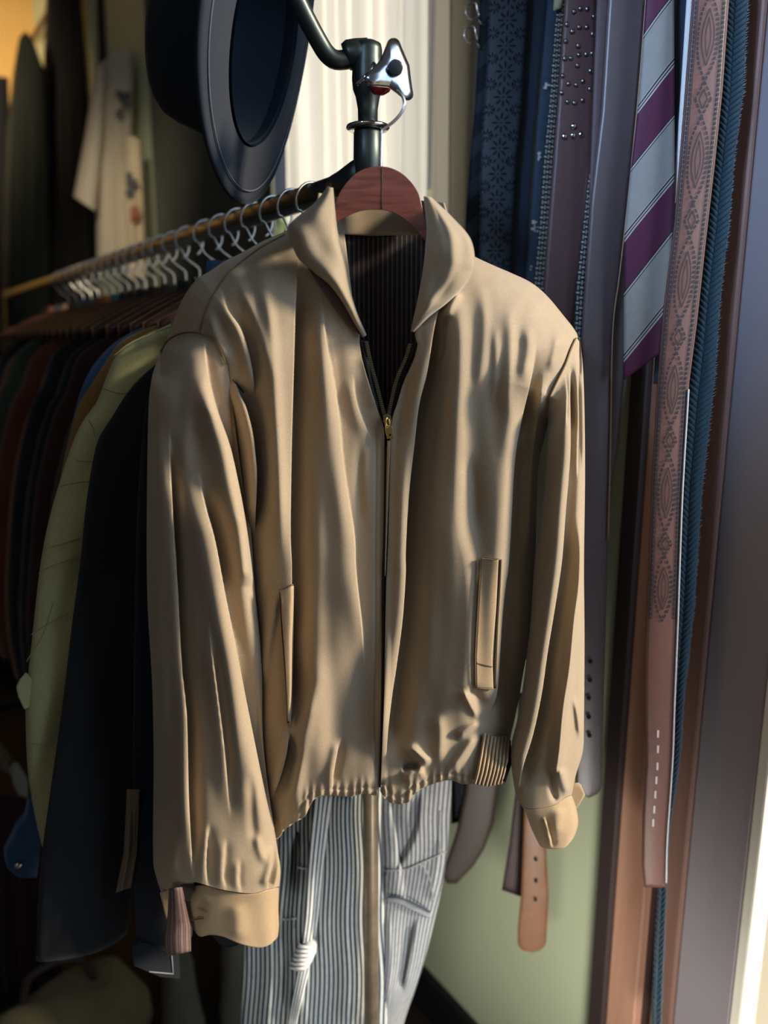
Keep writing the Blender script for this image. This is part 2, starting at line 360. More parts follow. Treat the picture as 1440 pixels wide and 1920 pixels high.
collar([(797, 368), (800, 399), (802, 442), (795, 509), (784, 570), (777, 600), (773, 622)],
       [(806, 371), (845, 408), (879, 447), (888, 485), (886, 506), (867, 537), (836, 567), (806, 590), (776, 620)], 0, 0, 1)
# corduroy facing showing under the left wing
G = coons([(572, 494), (600, 510), (625, 532)], [(655, 612), (682, 634)], [(572, 494), (596, 532), (625, 572), (655, 612)], [(625, 532), (650, 570), (668, 602), (682, 634)], 40, 14)
X, Y = G[..., 0], G[..., 1]
P = PJ(X, Y, body_depth(X, Y)+.0045)
uu = np.linspace(0, 1, 40)[:, None]*.11+0*X
grid_obj('under_collar', P, m_cufflining, J, uvs=np.stack([uu, 0*X], -1), solid=.002)
# ---- sleeves
def sleeve(topc, botc, leftc, rightc, fl, dedge, A, Aback, name='sleeve', blend=.14, R=230, Cn=110):
    s = (1-np.cos(np.pi*np.linspace(0, 1, Cn)))/2
    s = .6*s+.4*np.linspace(0, 1, Cn)
    G = coons(smooth_poly(topc, 80), smooth_poly(botc, 80), smooth_poly(leftc, 140), smooth_poly(rightc, 140), R, Cn, s)
    X, Y = G[..., 0], G[..., 1]; t = np.linspace(0, 1, R)[:, None]
    prof = np.sqrt(np.maximum(0, 1-(2*s[None, :]-1)**2))
    own = dedge+A*prof+folds(X, Y, fl)*np.minimum(1, prof*2.2)+wrinkle(X, Y)*prof
    bd = body_depth(X, Y, False)+.004
    k = sstep(0, blend, t); d = bd*(1-k)+own*k
    Pf = PJ(X+folds(X, Y, fl, True)[1]*np.minimum(1, prof*2.2)*k, Y, d); Pb = PJ(X, Y, np.minimum(d-.0005, (bd-.02)*(1-k)+(dedge-Aback*prof)*k))[:, ::-1][:, 1:-1]
    return grid_obj(name, np.concatenate([Pf, Pb], 1), m_tan, J, closed=True), (X, Y, d)
SL_top = [(303, 657), (318, 636), (350, 624), (384, 629), (409, 648), (426, 686)]
SL_left = [(303, 657), (292, 684), (284, 712), (278, 782), (275, 1000), (277, 1139), (285, 1278), (288, 1417), (287, 1600), (292, 1640), (303, 1676)]
SL_right = [(426, 686), (438, 760), (446, 834), (455, 903), (466, 973), (471, 1000), (478, 1104), (489, 1208), (492, 1278), (493, 1382), (504, 1486), (520, 1590), (526, 1630), (524, 1662)]
SL_bot = [(303, 1676), (330, 1664), (364, 1654), (412, 1667), (469, 1675), (499, 1668), (524, 1662)]
SLF = [
 ([(380, 622), (386, 655), (391, 695), (409, 765), (433, 834), (449, 903), (462, 973), (470, 1030), (478, 1100)], .016, 26, -.016, 22, .06),
 ([(372, 880), (388, 950), (405, 1010), (423, 1104), (444, 1208), (464, 1312), (485, 1417), (509, 1538), (521, 1600)], .015, 34, -.016, 26, .16),
 ([(318, 800), (326, 950), (336, 1104), (343, 1243), (353, 1347), (356, 1486), (360, 1573), (363, 1660)], .009, 20, -.012, 16, .16),
 ([(302, 760), (298, 1000), (304, 1250), (308, 1450)], .005, 12, .004, 12, .25),
 ([(352, 640), (352, 760), (345, 900)], .003, 16, .003, 16, .3),
 ([(390, 1150), (410, 1300), (424, 1420), (432, 1540)], .005, 16, -.004, 16, .3),
 ([(470, 1440), (474, 1540), (480, 1600)], -.004, 10, -.004, 10, .3),
 ([(330, 1560), (326, 1610), (320, 1650)], .003, 10, .003, 10, .3),
 ([(392, 1540), (388, 1610), (390, 1668)], .003, 13, -.003, 12, .3),
 ([(424, 1570), (420, 1640), (424, 1672)], .0025, 11, -.0025, 11, .3),
 ([(450, 1610), (448, 1650), (452, 1676)], .002, 8, -.002, 8, .3),
 ([(516, 1586), (514, 1620), (506, 1650), (500, 1670)], .006, 10, -.010, 9, .2),
 ([(478, 1560), (490, 1600), (500, 1625)], .004, 9, .004, 9, .3),
]
sl, dl = sleeve(SL_top, SL_bot, SL_left, SL_right, SLF, .004, .046, .040)
SR_top = [(1031, 745), (1045, 712), (1060, 683), (1070, 655), (1080, 634), (1087, 632)]
SR_left = [(1031, 745), (1028, 775), (1027, 812), (1022, 900), (1013, 970), (1002, 1055), (995, 1162), (983, 1269), (971, 1345), (960, 1391), (959, 1437), (967, 1493)]
SR_right = [(1087, 632), (1093, 690), (1096, 775), (1097, 897), (1095, 1060), (1096, 1193), (1095, 1345), (1093, 1407), (1080, 1452), (1072, 1490)]
SR_bot = [(967, 1493), (984, 1514), (1014, 1515), (1041, 1508), (1057, 1497), (1072, 1490)]
SRF = [
 ([(1068, 680), (1071, 744), (1072, 836), (1068, 900), (1063, 958), (1056, 1050), (1044, 1132), (1029, 1223), (1018, 1300), (1002, 1376), (983, 1437), (971, 1485)], .016, 24, -.014, 16, .08),
 ([(1088, 960), (1090, 1040), (1087, 1101), (1078, 1162), (1069, 1254), (1057, 1330), (1050, 1407), (1041, 1470), (1042, 1500)], .012, 10, .010, 14, .15),
 ([(1075, 1300), (1084, 1345), (1089, 1390)], .006, 6, .006, 6, .3),
 ([(1080, 640), (1084, 700), (1086, 800), (1082, 900)], .007, 7, -.004, 7, .25),
 ([(1066, 668), (1074, 730), (1078, 820)], -.006, 5, -.006, 5, .3),
 ([(1058, 690), (1064, 740), (1062, 800)], .004, 6, -.003, 6, .3),
 ([(1050, 1440), (1062, 1478), (1070, 1490)], .008, 10, .008, 8, .2),
 ([(1034, 1440), (1036, 1480), (1044, 1505)], -.006, 6, -.006, 6, .2),
]
sr, dr = sleeve(SR_top, SR_bot, SR_left, SR_right, SRF, -.014, .034, .034)
# ---- cuffs
def cuff(topc, botc, leftc, rightc, dedge, A, fl, name='cuff', closed=True):
    R, Cn = 40, 60; s = (1-np.cos(np.pi*np.linspace(0, 1, Cn)))/2
    G = coons(smooth_poly(topc, 60), smooth_poly(botc, 80), smooth_poly(leftc, 30), smooth_poly(rightc, 30), R, Cn, s)
    X, Y = G[..., 0], G[..., 1]; prof = np.sqrt(np.maximum(0, 1-(2*s[None, :]-1)**2))
    d = dedge+A*prof+folds(X, Y, fl)*np.minimum(1, 2*prof)+wrinkle(X, Y)*prof
    Pb = PJ(X, Y-6*np.sin(np.linspace(0, 1, R))[:, None], dedge-A*.8*prof)[:, ::-1][:, 1:-1]
    o = grid_obj(name, np.concatenate([PJ(X, Y, d), Pb], 1), m_tan2, J, closed=True, solid=.0018, off=-1)
    return X, Y, d
cuff([(358, 1662), (384, 1660), (412, 1669), (469, 1677), (499, 1670), (523, 1664)], [(362, 1743), (375, 1756), (394, 1753), (420, 1757), (450, 1770), (484, 1777), (506, 1771), (521, 1757)],
     [(358, 1662), (346, 1686), (352, 1716), (362, 1743)], [(523, 1664), (522, 1700), (523, 1735), (521, 1757)], .010, .034,
     [([(380, 1680), (372, 1720), (366, 1742)], -.004, 10, -.004, 10, .3), ([(440, 1690), (446, 1730), (440, 1765)], .003, 16, .003, 16, .3)])
X, Y, d = cuff([(967, 1494), (984, 1515), (1014, 1516), (1041, 1509), (1057, 1498), (1072, 1491)], [(1008, 1578), (1015, 1588), (1029, 1592), (1057, 1590), (1072, 1576), (1078, 1566)],
     [(967, 1494), (984, 1520), (996, 1553), (1008, 1578)], [(1072, 1491), (1080, 1515), (1084, 1544), (1078, 1566)], -.012, .030,
     [([(1022, 1530), (1030, 1560), (1036, 1590)], .005, 5, -.004, 7, .2), ([(1050, 1510), (1046, 1540), (1042, 1570)], .003, 12, .003, 12, .3)])
# the loose end of the left cuff lining, its dark placket and the buttonhole
G = coons([(318, 1666), (341, 1663)], [(312, 1789), (335, 1788), (358, 1783)], [(318, 1666), (315, 1719), (310, 1760), (312, 1789)], [(341, 1663), (347, 1692), (357, 1737), (358, 1783)], 30, 12)
X, Y = G[..., 0], G[..., 1]; s = np.linspace(0, 1, 12)[None, :]
grid_obj('cuff_lining', PJ(X, Y, .040+.006*np.sin(math.pi*s)+.004*np.sin(Y*.05)), m_cufflining, J, uvs=np.stack([s*.034+0*X, Y], -1), solid=.002)
grid_obj('placket_gap', PJ(*np.moveaxis(coons([(338, 1658), (364, 1656)], [(346, 1690), (356, 1690)], [(338, 1658), (346, 1690)], [(364, 1656), (356, 1690)], 6, 6), -1, 0), .043), m_lining, J, uvs=np.zeros((36, 2)))
G = coons([(300, 1674), (320, 1668)], [(312, 1722), (318, 1722)], [(300, 1674), (312, 1722)], [(320, 1668), (318, 1722)], 8, 6)
grid_obj('cuff_underlap', PJ(G[..., 0], G[..., 1], .025), m_tan2, J, solid=.002)
V = []; Fc = []
for i in range(13):
    x = 358+i*1.85; y = 1720-3.2*(i/12)-1.0*math.sin(i)
    q = PJ(np.array([x, x+1.0, x+1.0, x]), np.array([y, y, y+5.5, y+5.5]), .0492); V += q.tolist(); k = 4*i; Fc.append((k, k+1, k+2, k+3))
q = PJ(np.array([356, 382, 382, 356.]), np.array([1724.5, 1721, 1723, 1726.5]), .0495); k = len(V); V += q.tolist(); Fc.append((k, k+1, k+2, k+3))
mesh_obj('buttonhole', V, Fc, m_thread, J, smooth=False)
# dark lining peeking out under the cuff
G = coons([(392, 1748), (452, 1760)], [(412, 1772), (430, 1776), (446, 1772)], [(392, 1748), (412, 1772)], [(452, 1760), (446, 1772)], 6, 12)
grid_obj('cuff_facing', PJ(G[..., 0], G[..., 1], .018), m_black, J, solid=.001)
# tab of the right cuff, standing out behind
G = coons([(1066, 1470), (1088, 1468), (1097, 1490)], [(1070, 1520), (1082, 1514)], [(1066, 1470), (1070, 1520)], [(1097, 1490), (1082, 1514)], 8, 8)
grid_obj('cuff_tab', PJ(G[..., 0], G[..., 1], -.03), m_tan2, J, solid=.002)
# elastic side of the waistband
G = coons([(907, 1374), (930, 1382), (956, 1379)], [(889, 1470), (915, 1475), (941, 1469)], [(907, 1374), (902, 1415), (889, 1470)], [(956, 1379), (952, 1425), (941, 1469)], 40, 90)
X, Y = G[..., 0], G[..., 1]; s = np.linspace(0, 1, 90)[None, :]
grid_obj('elastic_waistband', PJ(X, Y, body_depth(X, Y, False)+.006+.0030*np.sin(s*46+.6*np.sin(Y*.09))), m_tan2, J, solid=.0015)
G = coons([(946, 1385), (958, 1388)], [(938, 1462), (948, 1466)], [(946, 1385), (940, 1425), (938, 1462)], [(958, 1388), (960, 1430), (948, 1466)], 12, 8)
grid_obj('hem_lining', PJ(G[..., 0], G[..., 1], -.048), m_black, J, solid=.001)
# ---- pockets
def band(name, pts, w, dep, mat, parent, n=50, lift=.003, solid=.0012):
    c = smooth_poly(pts, n); T = np.gradient(c, axis=0); T /= np.linalg.norm(T, axis=1)[:, None]; nn = np.stack([-T[:, 1], T[:, 0]], -1)
    ww = np.broadcast_to(np.asarray(w, float), (n,))[:, None]
    G = np.stack([c+nn*ww*k for k in (-.5, -.25, 0, .25, .5)], 1)
    return grid_obj(name, PJ(G[..., 0], G[..., 1], dep(G[..., 0], G[..., 1])+lift), mat, parent, solid=solid)
pk = coons([(903, 1047), (934, 1049)], [(893, 1290), (924, 1291)], [(903, 1047), (897, 1140), (892, 1230), (893, 1290)], [(934, 1049), (929, 1140), (922, 1230), (924, 1291)], 60, 16)
wl = grid_obj('pocket_welt', PJ(pk[..., 0], pk[..., 1], body_depth(pk[..., 0], pk[..., 1])+.0028), m_tan2, J, solid=.0025)
band('pocket_opening', [(938, 1050), (935, 1110), (931, 1180), (928, 1240), (927, 1290)], 3.2, body_depth, m_thread, J, lift=.001)
for p in ([(903, 1046), (936, 1048)], [(892, 1291), (926, 1292)], [(902, 1047), (896, 1140), (891, 1230), (892, 1291)], [(940, 1049), (937, 1110), (933, 1180), (931, 1230), (929, 1290)], [(894, 1243), (923, 1250)]):
    band('pocket_stitching', p, 1.4, body_depth, m_seam, J, n=24, lift=.0046 if p[0][0] < 930 else .0016)
pk = coons([(526, 1108), (549, 1098)], [(540, 1350), (545, 1362)], [(526, 1108), (531, 1180), (536, 1260), (540, 1350)], [(549, 1098), (549, 1180), (547, 1270), (545, 1362)], 50, 10)
grid_obj('pocket_welt', PJ(pk[..., 0], pk[..., 1], body_depth(pk[..., 0], pk[..., 1])+.005), m_tan2, J, solid=.0025)
band('pocket_opening', [(526, 1110), (531, 1190), (537, 1270), (541, 1355)], 4.5, body_depth, m_thread, J, lift=.0055)
band('pocket_stitching', [(523, 1106), (536, 1102), (549, 1096)], 1.4, body_depth, m_seam, J, n=20, lift=.006)
# shoulder and armhole seams
band('shoulder_seam', [(534, 440), (485, 467), (433, 508), (409, 539), (391, 572), (378, 606), (374, 626)], 1.6, body_depth, m_seam, J, lift=.0012)
sd = lambda X, Y: body_depth(X, Y, False)
band('armhole_seam', [(301, 659), (318, 635), (350, 623), (384, 628), (409, 647), (424, 684)], 2.0, sd, m_seam, J, lift=.0055)
band('armhole_seam', [(436, 712), (446, 722), (457, 736)], 1.4, body_depth, m_thread, J, n=16, lift=.0012)
band('armhole_seam', [(1080, 634), (1070, 656), (1060, 684), (1046, 713), (1031, 745)], 1.6, sd, m_seam, J, lift=.0055)
# ---- zip
zp = thing('zipper', None, None, (0, 0, 0)); zp.parent = J
zp.matrix_parent_inverse = Matrix.Identity(4); 
zl = smooth_poly([(683, 638), (692, 680), (704, 725), (714, 765), (722, 792)], 44); zr = smooth_poly([(773, 642), (764, 672), (747, 712), (736, 758), (730, 792)], 44)
for side, ln in ((-1, zl), (1, zr)):
    w = 7.0
    G = np.stack([ln+np.array([-side*w*k, 0]) for k in np.linspace(-1.2, .9, 6)], 1)
    grid_obj('zipper_tape', PJ(G[..., 0], G[..., 1], body_depth(G[..., 0], G[..., 1])-.0012), m_black, zp, solid=.001)
    V = []; Fc = []
    for i in range(1, 43):
        x, y = ln[i]; x = x-side*3.4
        xs = np.array([x-3.4, x+3.4, x+3.4, x-3.4]*2); ys = np.array([y-1.1, y-1.1, y+1.1, y+1.1]*2)
        dd = body_depth(np.array([x]), np.array([y]))[0]+np.array([.0002]*4+[.0022]*4)
        q = PJ(xs, ys, dd); k = len(V); V += q.tolist()
        Fc += [(k+a, k+b, k+c, k+e) for a, b, c, e in ((4, 7, 6, 5), (0, 1, 5, 4), (1, 2, 6, 5), (2, 3, 7, 6), (3, 0, 4, 7))]
    mesh_obj('zipper_teeth', V, Fc, m_agedbrass, zp, smooth=False)
band('placket_line', [(724, 835), (723, 900), (722, 1000), (719, 1100), (717, 1300), (712, 1476)], 3.4, body_depth, m_black, zp, lift=.0014, n=80)
band('fly_edge', [(729, 826), (727, 900), (725, 980), (722, 1080)], np.linspace(5, .8, 20), body_depth, m_tan2, zp, lift=.004, n=20)
zc = body_depth(np.array([726.]), np.array([790.]))[0]
def zprism(name, pts, d0, d1, mat):
    p = np.array(pts, float); A = PJ(p[:, 0], p[:, 1], np.full(len(p), zc+d0)); return prism(name, A, -fh*(d1-d0), mat, zp, bevel=.0004)
zprism('zipper_slider', [(719, 779), (726, 775), (733, 780), (734, 790), (730, 799), (723, 799), (719, 790)], .002, .007, m_agedbrass)
tube('slider_bail', PJ(np.array([726, 723.5, 724, 728, 731, 730., 727]), np.array([782, 788, 796, 800, 796, 788, 783.]), zc+.008), .0009, m_brass, zp, 6)
zprism('zipper_pull', [(722, 797), (726, 801), (731, 797), (735, 799), (736, 806), (739, 821), (726, 823), (722, 806)], .0085, .0102, m_brass)
q = PJ(np.array([731.5+2.3*math.cos(a) for a in np.linspace(0, 6.28, 12, endpoint=False)]), np.array([815.5+2.3*math.sin(a) for a in np.linspace(0, 6.28, 12, endpoint=False)]), zc+.0104)
mesh_obj('pull_hole', q, [tuple(range(12))], m_black, zp)
# ---- the hanger it hangs on
m_redwood = wood('red_stained_wood', (.17, .048, .034), (.085, .022, .016), .33, 150, (.12, .12, 1), .5)
m_wire = metal('steel_wire', (.42, .42, .40), .25)
hb = PD(714, 400, DJ)
HG = thing('wooden_hanger', 'red-brown wooden hanger with steel hook holding the tan jacket', 'hanger', hb)
ho = smooth_poly([(480, 520), (560, 470), (612, 430), (632, 372), (648, 345), (672, 322), (704, 312), (736, 316), (764, 334), (786, 366), (802, 425), (850, 480), (930, 545)], 90)
hi = smooth_poly([(484, 540), (566, 492), (618, 446), (632, 418), (650, 406), (676, 396), (704, 393), (732, 397), (760, 412), (784, 436), (806, 462), (850, 505), (926, 562)], 90)
dh = -.008-.030*np.clip((np.abs(ho[:, 0]-715)-92)/60, 0, 1)
rows = []
for k, (w, dz) in enumerate([(0, -1), (0, 1), (.5, 1.03), (1, 1), (1, -1), (.5, -1.03)]):
    c = ho*(1-w)+hi*w; rows.append(PJ(c[:, 0], c[:, 1], dh+dz*.0065))
P = np.stack(rows, 1)
o = grid_obj('hanger_arms', P, m_redwood, HG, closed=True, caps=True); 
b = o.modifiers.new('bevel', 'BEVEL'); b.width = .0012; b.segments = 2; b.limit_method = 'ANGLE'
o.data.polygons.foreach_set('use_smooth', [False]*len(o.data.polygons))
jl = np.array([(716, 314), (716.6, 340), (716, 370), (715.5, 393)]); tube('centre_joint', PJ(jl[:, 0], jl[:, 1], -.0014), .0006, plain('joint_line', (.06, .014, .010), .6), HG, 6)
hk = smooth_poly([(714, 330), (714, 300), (715, 262), (716, 247), (722, 240), (738, 228), (752, 212), (758, 198), (757, 186), (752, 176), (744, 168)], 60)
tube('hook', PJ(hk[:, 0], hk[:, 1], -.008+.0*hk[:, 0]), .0016, m_wire, HG, 10)
# ================================================================== the clothes rack
DP = .94
m_rack = metal('green_black_cast_metal', (.045, .055, .05), .38, .8, .3, 90)
m_pipe = metal('dark_steel_tube', (.032, .032, .032), .32, .6, .3, 60)
m_pole = metal('worn_tube_metal', (.30, .24, .17), .42, .75, .4, 60)
m_chrome = metal('chrome', (.62, .62, .63), .12, 1, .15, 60)
pt = PD(690, 310, DP); XR = pt[0]; YP = pt[1]; ZR = PD(660, 334, DP)[2]
RK = thing('clothes_rack', 'dark metal clothes rack with long rail and clamped front post', 'clothes rack', (XR, YP, 0))
zt = PD(690, 310, DP)[2]; zb0 = PD(690, 246, DP)[2]
def lathe(name, cx, cy, prof, mat, parent, seg=28):
    P = np.array([[(cx+r*math.cos(a), cy+r*math.sin(a), z) for a in np.linspace(0, 2*math.pi, seg, endpoint=False)] for z, r in prof])
    return grid_obj(name, P, mat, parent, closed=True, caps=True)
lathe('post', XR, YP, [(0.0, .0105), (zt-.02, .0105)], m_pole, RK)
lathe('socket', XR, YP, [(ZR-.035, .0175), (zb0-.002, .0160), (zb0, .0150)], m_rack, RK)
lathe('flange', XR, YP, [(zb0+.000, .0150), (zb0+.001, .0225), (zb0+.003, .0245), (zb0+.0052, .0240), (zb0+.0056, .0150)], m_chrome, RK, 40)
za = lambda y: PD(690, y, DP)[2]
lathe('neck', XR, YP, [(za(250), .0108), (za(205), .0112), (za(182), .0135), (za(168), .0165), (za(150), .0175), (za(130), .0170), (za(112), .0160), (za(95), .0162), (za(84), .0150), (za(78), .009)], m_rack, RK)
# clamp ear and the arm it grips
ce = PD(np.array([690, 668, 655, 648.]), np.array([100, 101, 104, 107.]), DP-.0)
tube('clamp', ce, [.0150, .0150, .0155, .0135], m_rack, RK, 24)
arm = smooth_poly([(668, 108), (648, 112), (628, 112), (612, 100), (598, 78), (580, 45), (560, 5), (530, -60), (500, -125)], 50)
ARM = arm
tube('hat_arm', PD(arm[:, 0], arm[:, 1], np.linspace(DP, DP-.05, 50)), .0098, m_rack, RK, 20)
# star knob
kc = np.array([738, 133.]); KD = .880
def lobe_outline(n=150):
    out = []
    lobes = [(math.radians(-90), 59, 12), (math.radians(160), 54, 13), (math.radians(60), 60, 11)]
    for a in np.linspace(0, 2*math.pi, n, endpoint=False):
        r = 20.0
        for la, L, w in lobes:
            da = (a-la+math.pi) % (2*math.pi)-math.pi
            if abs(da) < 1.3:
                # ray hits a tapering capsule along the lobe
                for q in np.linspace(0, L-w*.8, 24):
                    rad = 22*(1-q/L)**1.1+w*.80
                    s = q*math.sin(da)
                    if abs(s) < rad: r = max(r, q*math.cos(da)+math.sqrt(rad*rad-s*s))
        out.append((kc[0]+r*math.cos(a), kc[1]+r*math.sin(a)))
    return np.array(out)
lo = lobe_outline(); rows = []
for sc, dd in ((.55, -.008), (.90, -.007), (1, -.002), (1, .003), (.93, .0075), (.80, .0095), (.4, .011), (.02, .0113)):
    q = kc+(lo-kc)*sc; yaw = (q[:, 0]-kc[0])/F*KD*.45
    rows.append(PD(q[:, 0], q[:, 1], KD-dd+yaw))
KN = grid_obj('clamp_knob', np.array(rows), metal('polished_cast_steel', (.40, .41, .43), .2, 1, .2, 200), RK, closed=True, caps=True)
kb = PD(742, 127, KD-.008); kd = PD(742, 127, KD-.019); mid = (kb+kd)/2
tube('knob_cap', [kb, mid, kd-(kd-kb)*.06, kd], [.0080, .0078, .0074, .0058], plain('black_knob_cap', (.03, .035, .036), .35), RK, 24)
tube('knob_bolt', [PD(700, 152, DP-.005), PD(738, 142, KD+.004)], .0075, m_rack, RK, 16)
tube('cotter', [PD(702, 118, KD+.03), PD(690, 140, KD+.028), PD(668, 158, KD+.03)], .0022, m_chrome, RK, 8)
m_red = plain('red_enamel', (.30, .006, .02), .2, .1, 30, .6)
tube('red_washer', [PD(705, 166, .915), PD(716, 166, .905), PD(726, 164, .898)], [.0065, .007, .005], m_red, RK, 16)
YE = 3.3
tube('rail', [(XR, YP+.004, ZR), (XR, YP+.05, ZR), (XR, YE, ZR)], .0150, m_pipe, RK, 24)
tube('rail_elbow', [(XR, YP, ZR+.006), (XR, YP+.02, ZR+.003), (XR, YP+.05, ZR), (XR, YP+.07, ZR)], [.0195, .0200, .0178, .0158], m_rack, RK, 24)
lathe('post', XR, YE, [(0, .012), (ZR+.03, .012)], m_pipe, RK)
for y in (YP, YE):
    tube('foot', [(XR-.28, y, .018), (XR+.28, y, .018)], .016, m_pipe, RK, 12)

# ================================================================== hat
HD = .985
m_felt = cloth('navy_felt', (.010, .015, .023), .95, .06, .2, 90, 1200, .4)
m_felt_in = cloth('brim_underside_felt', (.017, .022, .032), .95, .08, .15, 90, 1200, .4)
m_band = plain('black_sweatband', (.006, .010, .018), .35, .2, 30, .3)
m_hatlin = plain('hat_lining', (.010, .018, .030), .6)
m_ribbon = striped('grosgrain_ribbon', [(0, (.020, .028, .026)), (.5, (.028, .038, .034))], .002, 1, 0, .6)
hc = PD(500, 84, HD)
th = math.radians(79)
PHI = math.radians(15); n_h = -fh*math.cos(th)+(rt*math.cos(PHI)-zz*math.sin(PHI))*math.sin(th)            # opening looks this way
mj = zz.copy(); mj -= n_h*(mj@n_h); mj /= np.linalg.norm(mj)
mi = np.cross(n_h, mj)
HT = thing('fedora_hat', 'dark navy felt fedora with ribbon band hung on the rack arm', 'hat', hc)
na = 96; ang = np.linspace(0, 2*math.pi, na, endpoint=False); ca, sa = np.cos(ang), np.sin(ang)
def ring(a, b, h, curl=0):
    return hc+np.outer(ca*a, mj)+np.outer(sa*b, mi)-n_h*h+np.outer(np.abs(sa)**2*curl, -n_h)
OA, OB, IA, IB = .172, .150, .110, .092
def lerp(a, b, t): return a+(b-a)*t
# underside of the brim (faces the viewer) and its top side
und = [ring(lerp(IA, OA, t), lerp(IB, OB, t), .002-.006*t, .012*t*t) for t in np.linspace(0, 1, 14)]
top = [ring(lerp(IA, OA, t), lerp(IB, OB, t), .005-.006*t, .012*t*t) for t in np.linspace(1, 0, 14)]
grid_obj('brim', np.array(und+top), m_felt_in, HT, closed=True)
ed = ring(OA, OB, -.0025, .012); 
def closed_tube(name, pts, r, mat, parent, seg=8):
    P = np.asarray(pts); n = len(P); T = np.roll(P, -1, 0)-np.roll(P, 1, 0); T /= np.linalg.norm(T, axis=1)[:, None]
    rows = []
    for k in np.linspace(0, 2*math.pi, seg, endpoint=False):
        u = np.cross(T, n_h); u /= np.linalg.norm(u, axis=1)[:, None]; v = np.cross(T, u)
        rows.append(P+r*(math.cos(k)*u+math.sin(k)*v))
    G = np.stack(rows, 1); f = []
    for i in range(n):
        for j in range(seg):
            a = i*seg+j; b = i*seg+(j+1) % seg; c = ((i+1) % n)*seg+(j+1) % seg; e = ((i+1) % n)*seg+j; f.append((a, b, c, e))
    return mesh_obj(name, G, f, mat, parent)
closed_tube('brim_binding', ed, .0036, m_felt, HT)
st = ring(OA-.013, OB-.012, -.0055, .0095)
closed_tube('brim_stitching', st, .0008, plain('stitch_thread', (.10, .12, .15), .8), HT, 5)
# crown outside
prof = [(.000, 1.0, 1.0), (.010, 1.0, 1.0), (.030, .985, .985), (.060, .95, .93), (.085, .91, .86), (.102, .86, .78), (.112, .78, .66), (.114, .66, .50), (.108, .50, .34), (.098, .32, .2), (.094, .05, .05)]
grid_obj('crown', np.array([ring(IA*a+.004, IB*b+.004, .004+h) for h, a, b in prof]), m_felt, HT, closed=True)
grid_obj('hat_ribbon', np.array([ring(IA*1.0+.0055, IB*1.0+.0055, h) for h in (.006, .012, .024, .036)]), m_ribbon, HT, closed=True, uvs=np.array([[(i*.01, h) for i in range(na)] for h in (.006, .012, .024, .036)]))
grid_obj('crown_lining', np.array([ring(IA*a*.975, IB*b*.975, .002+h*.96) for h, a, b in prof]), m_hatlin, HT, closed=True)
sw = grid_obj('sweatband', np.array([ring(IA*.985-.001*k, IB*.985-.001*k, h) for k, h in ((0, -.001), (1, .004), (1.3, .018), (1.2, .036), (.6, .037))]), m_band, HT, closed=True)
# worn gilt lettering stamped on the sweatband
V = []; Fc = []
lr = random.Random(3)
for line, (h0, a0, n) in enumerate([(.013, 0, 8), (.021, 0, 9)]):
    for i in range(n):
        aa = math.radians(103)+(i-n/2)*.034
        def pt_(da, dh):
            a = aa+da; return hc+mj*math.cos(a)*(IA*.985-.0018)+mi*math.sin(a)*(IB*.985-.0018)-n_h*(h0+dh)
        for (x0, x1, y0, y1) in lr.choice([[(0, .004, 0, .0048), (.004, .02, 0, .0008)], [(0, .004, 0, .0048), (.015, .019, 0, .0048), (.004, .015, .0022, .003)], [(0, .019, 0, .0008), (0, .019, .004, .0048), (0, .004, 0, .0048)], [(.008, .012, 0, .0048), (0, .02, 0, .0008)]]):
            k = len(V); V += [pt_(x0, y0), pt_(x1, y0), pt_(x1, y1), pt_(x0, y1)]; Fc.append((k, k+1, k+2, k+3))
mesh_obj('stamped_lettering', V, Fc, plain('worn_gilt', (.075, .080, .075), .5), HT, smooth=False)

# ================================================================== hangers and clothes on the rail
m_whitehook = metal('galvanised_hook', (.55, .54, .50), .35)
m_darkwood = wood('dark_hanger_wood', (.055, .022, .015), (.03, .012, .009), .4, 30, (1, 1, 1))
def rail_y(px):
    d = ray(px, 400.); return XR*d[1]/d[0]
def make_hanger(label, group):
    t = thing('clothes_hanger', label, 'hanger', (XR, 0, ZR), group)
    a = np.linspace(math.radians(-60), math.radians(205), 28)      # hook over the rail, seen from the front
    r = .0245
    hp = [(-.010+0*0, 0, 0)]
    pts = [(r*math.cos(k)*1.0, 0, -.0085+r*math.sin(k)*1.0) for k in a]
    path = pts+[(-.017, 0, -.020), (-.006, 0, -.038), (.014, 0, -.052), (.016, 0, -.062), (.016, 0, -.095)]
    path = smooth_poly([(p[0], p[1], p[2]) for p in path], 60)+np.array([XR, 0, ZR])
    tube('hook', path, .0017, m_whitehook, t, 8)
    s = np.linspace(-1, 1, 25); zc_ = -.090-.075*np.abs(s)**1.4; hh = .017*(1-.45*np.abs(s))
    rows = [np.stack([XR+.016+.19*s, dy+0*s, ZR+zc_+dz*hh], -1) for dy, dz in ((-.006, -1), (.006, -1), (.006, 1), (-.006, 1))]
    grid_obj('hanger_arms', np.stack(rows, 1), m_darkwood, t, closed=True, caps=True)
    return t
def place(o, y, label):
    o.location.y = y; o['label'] = label; return o

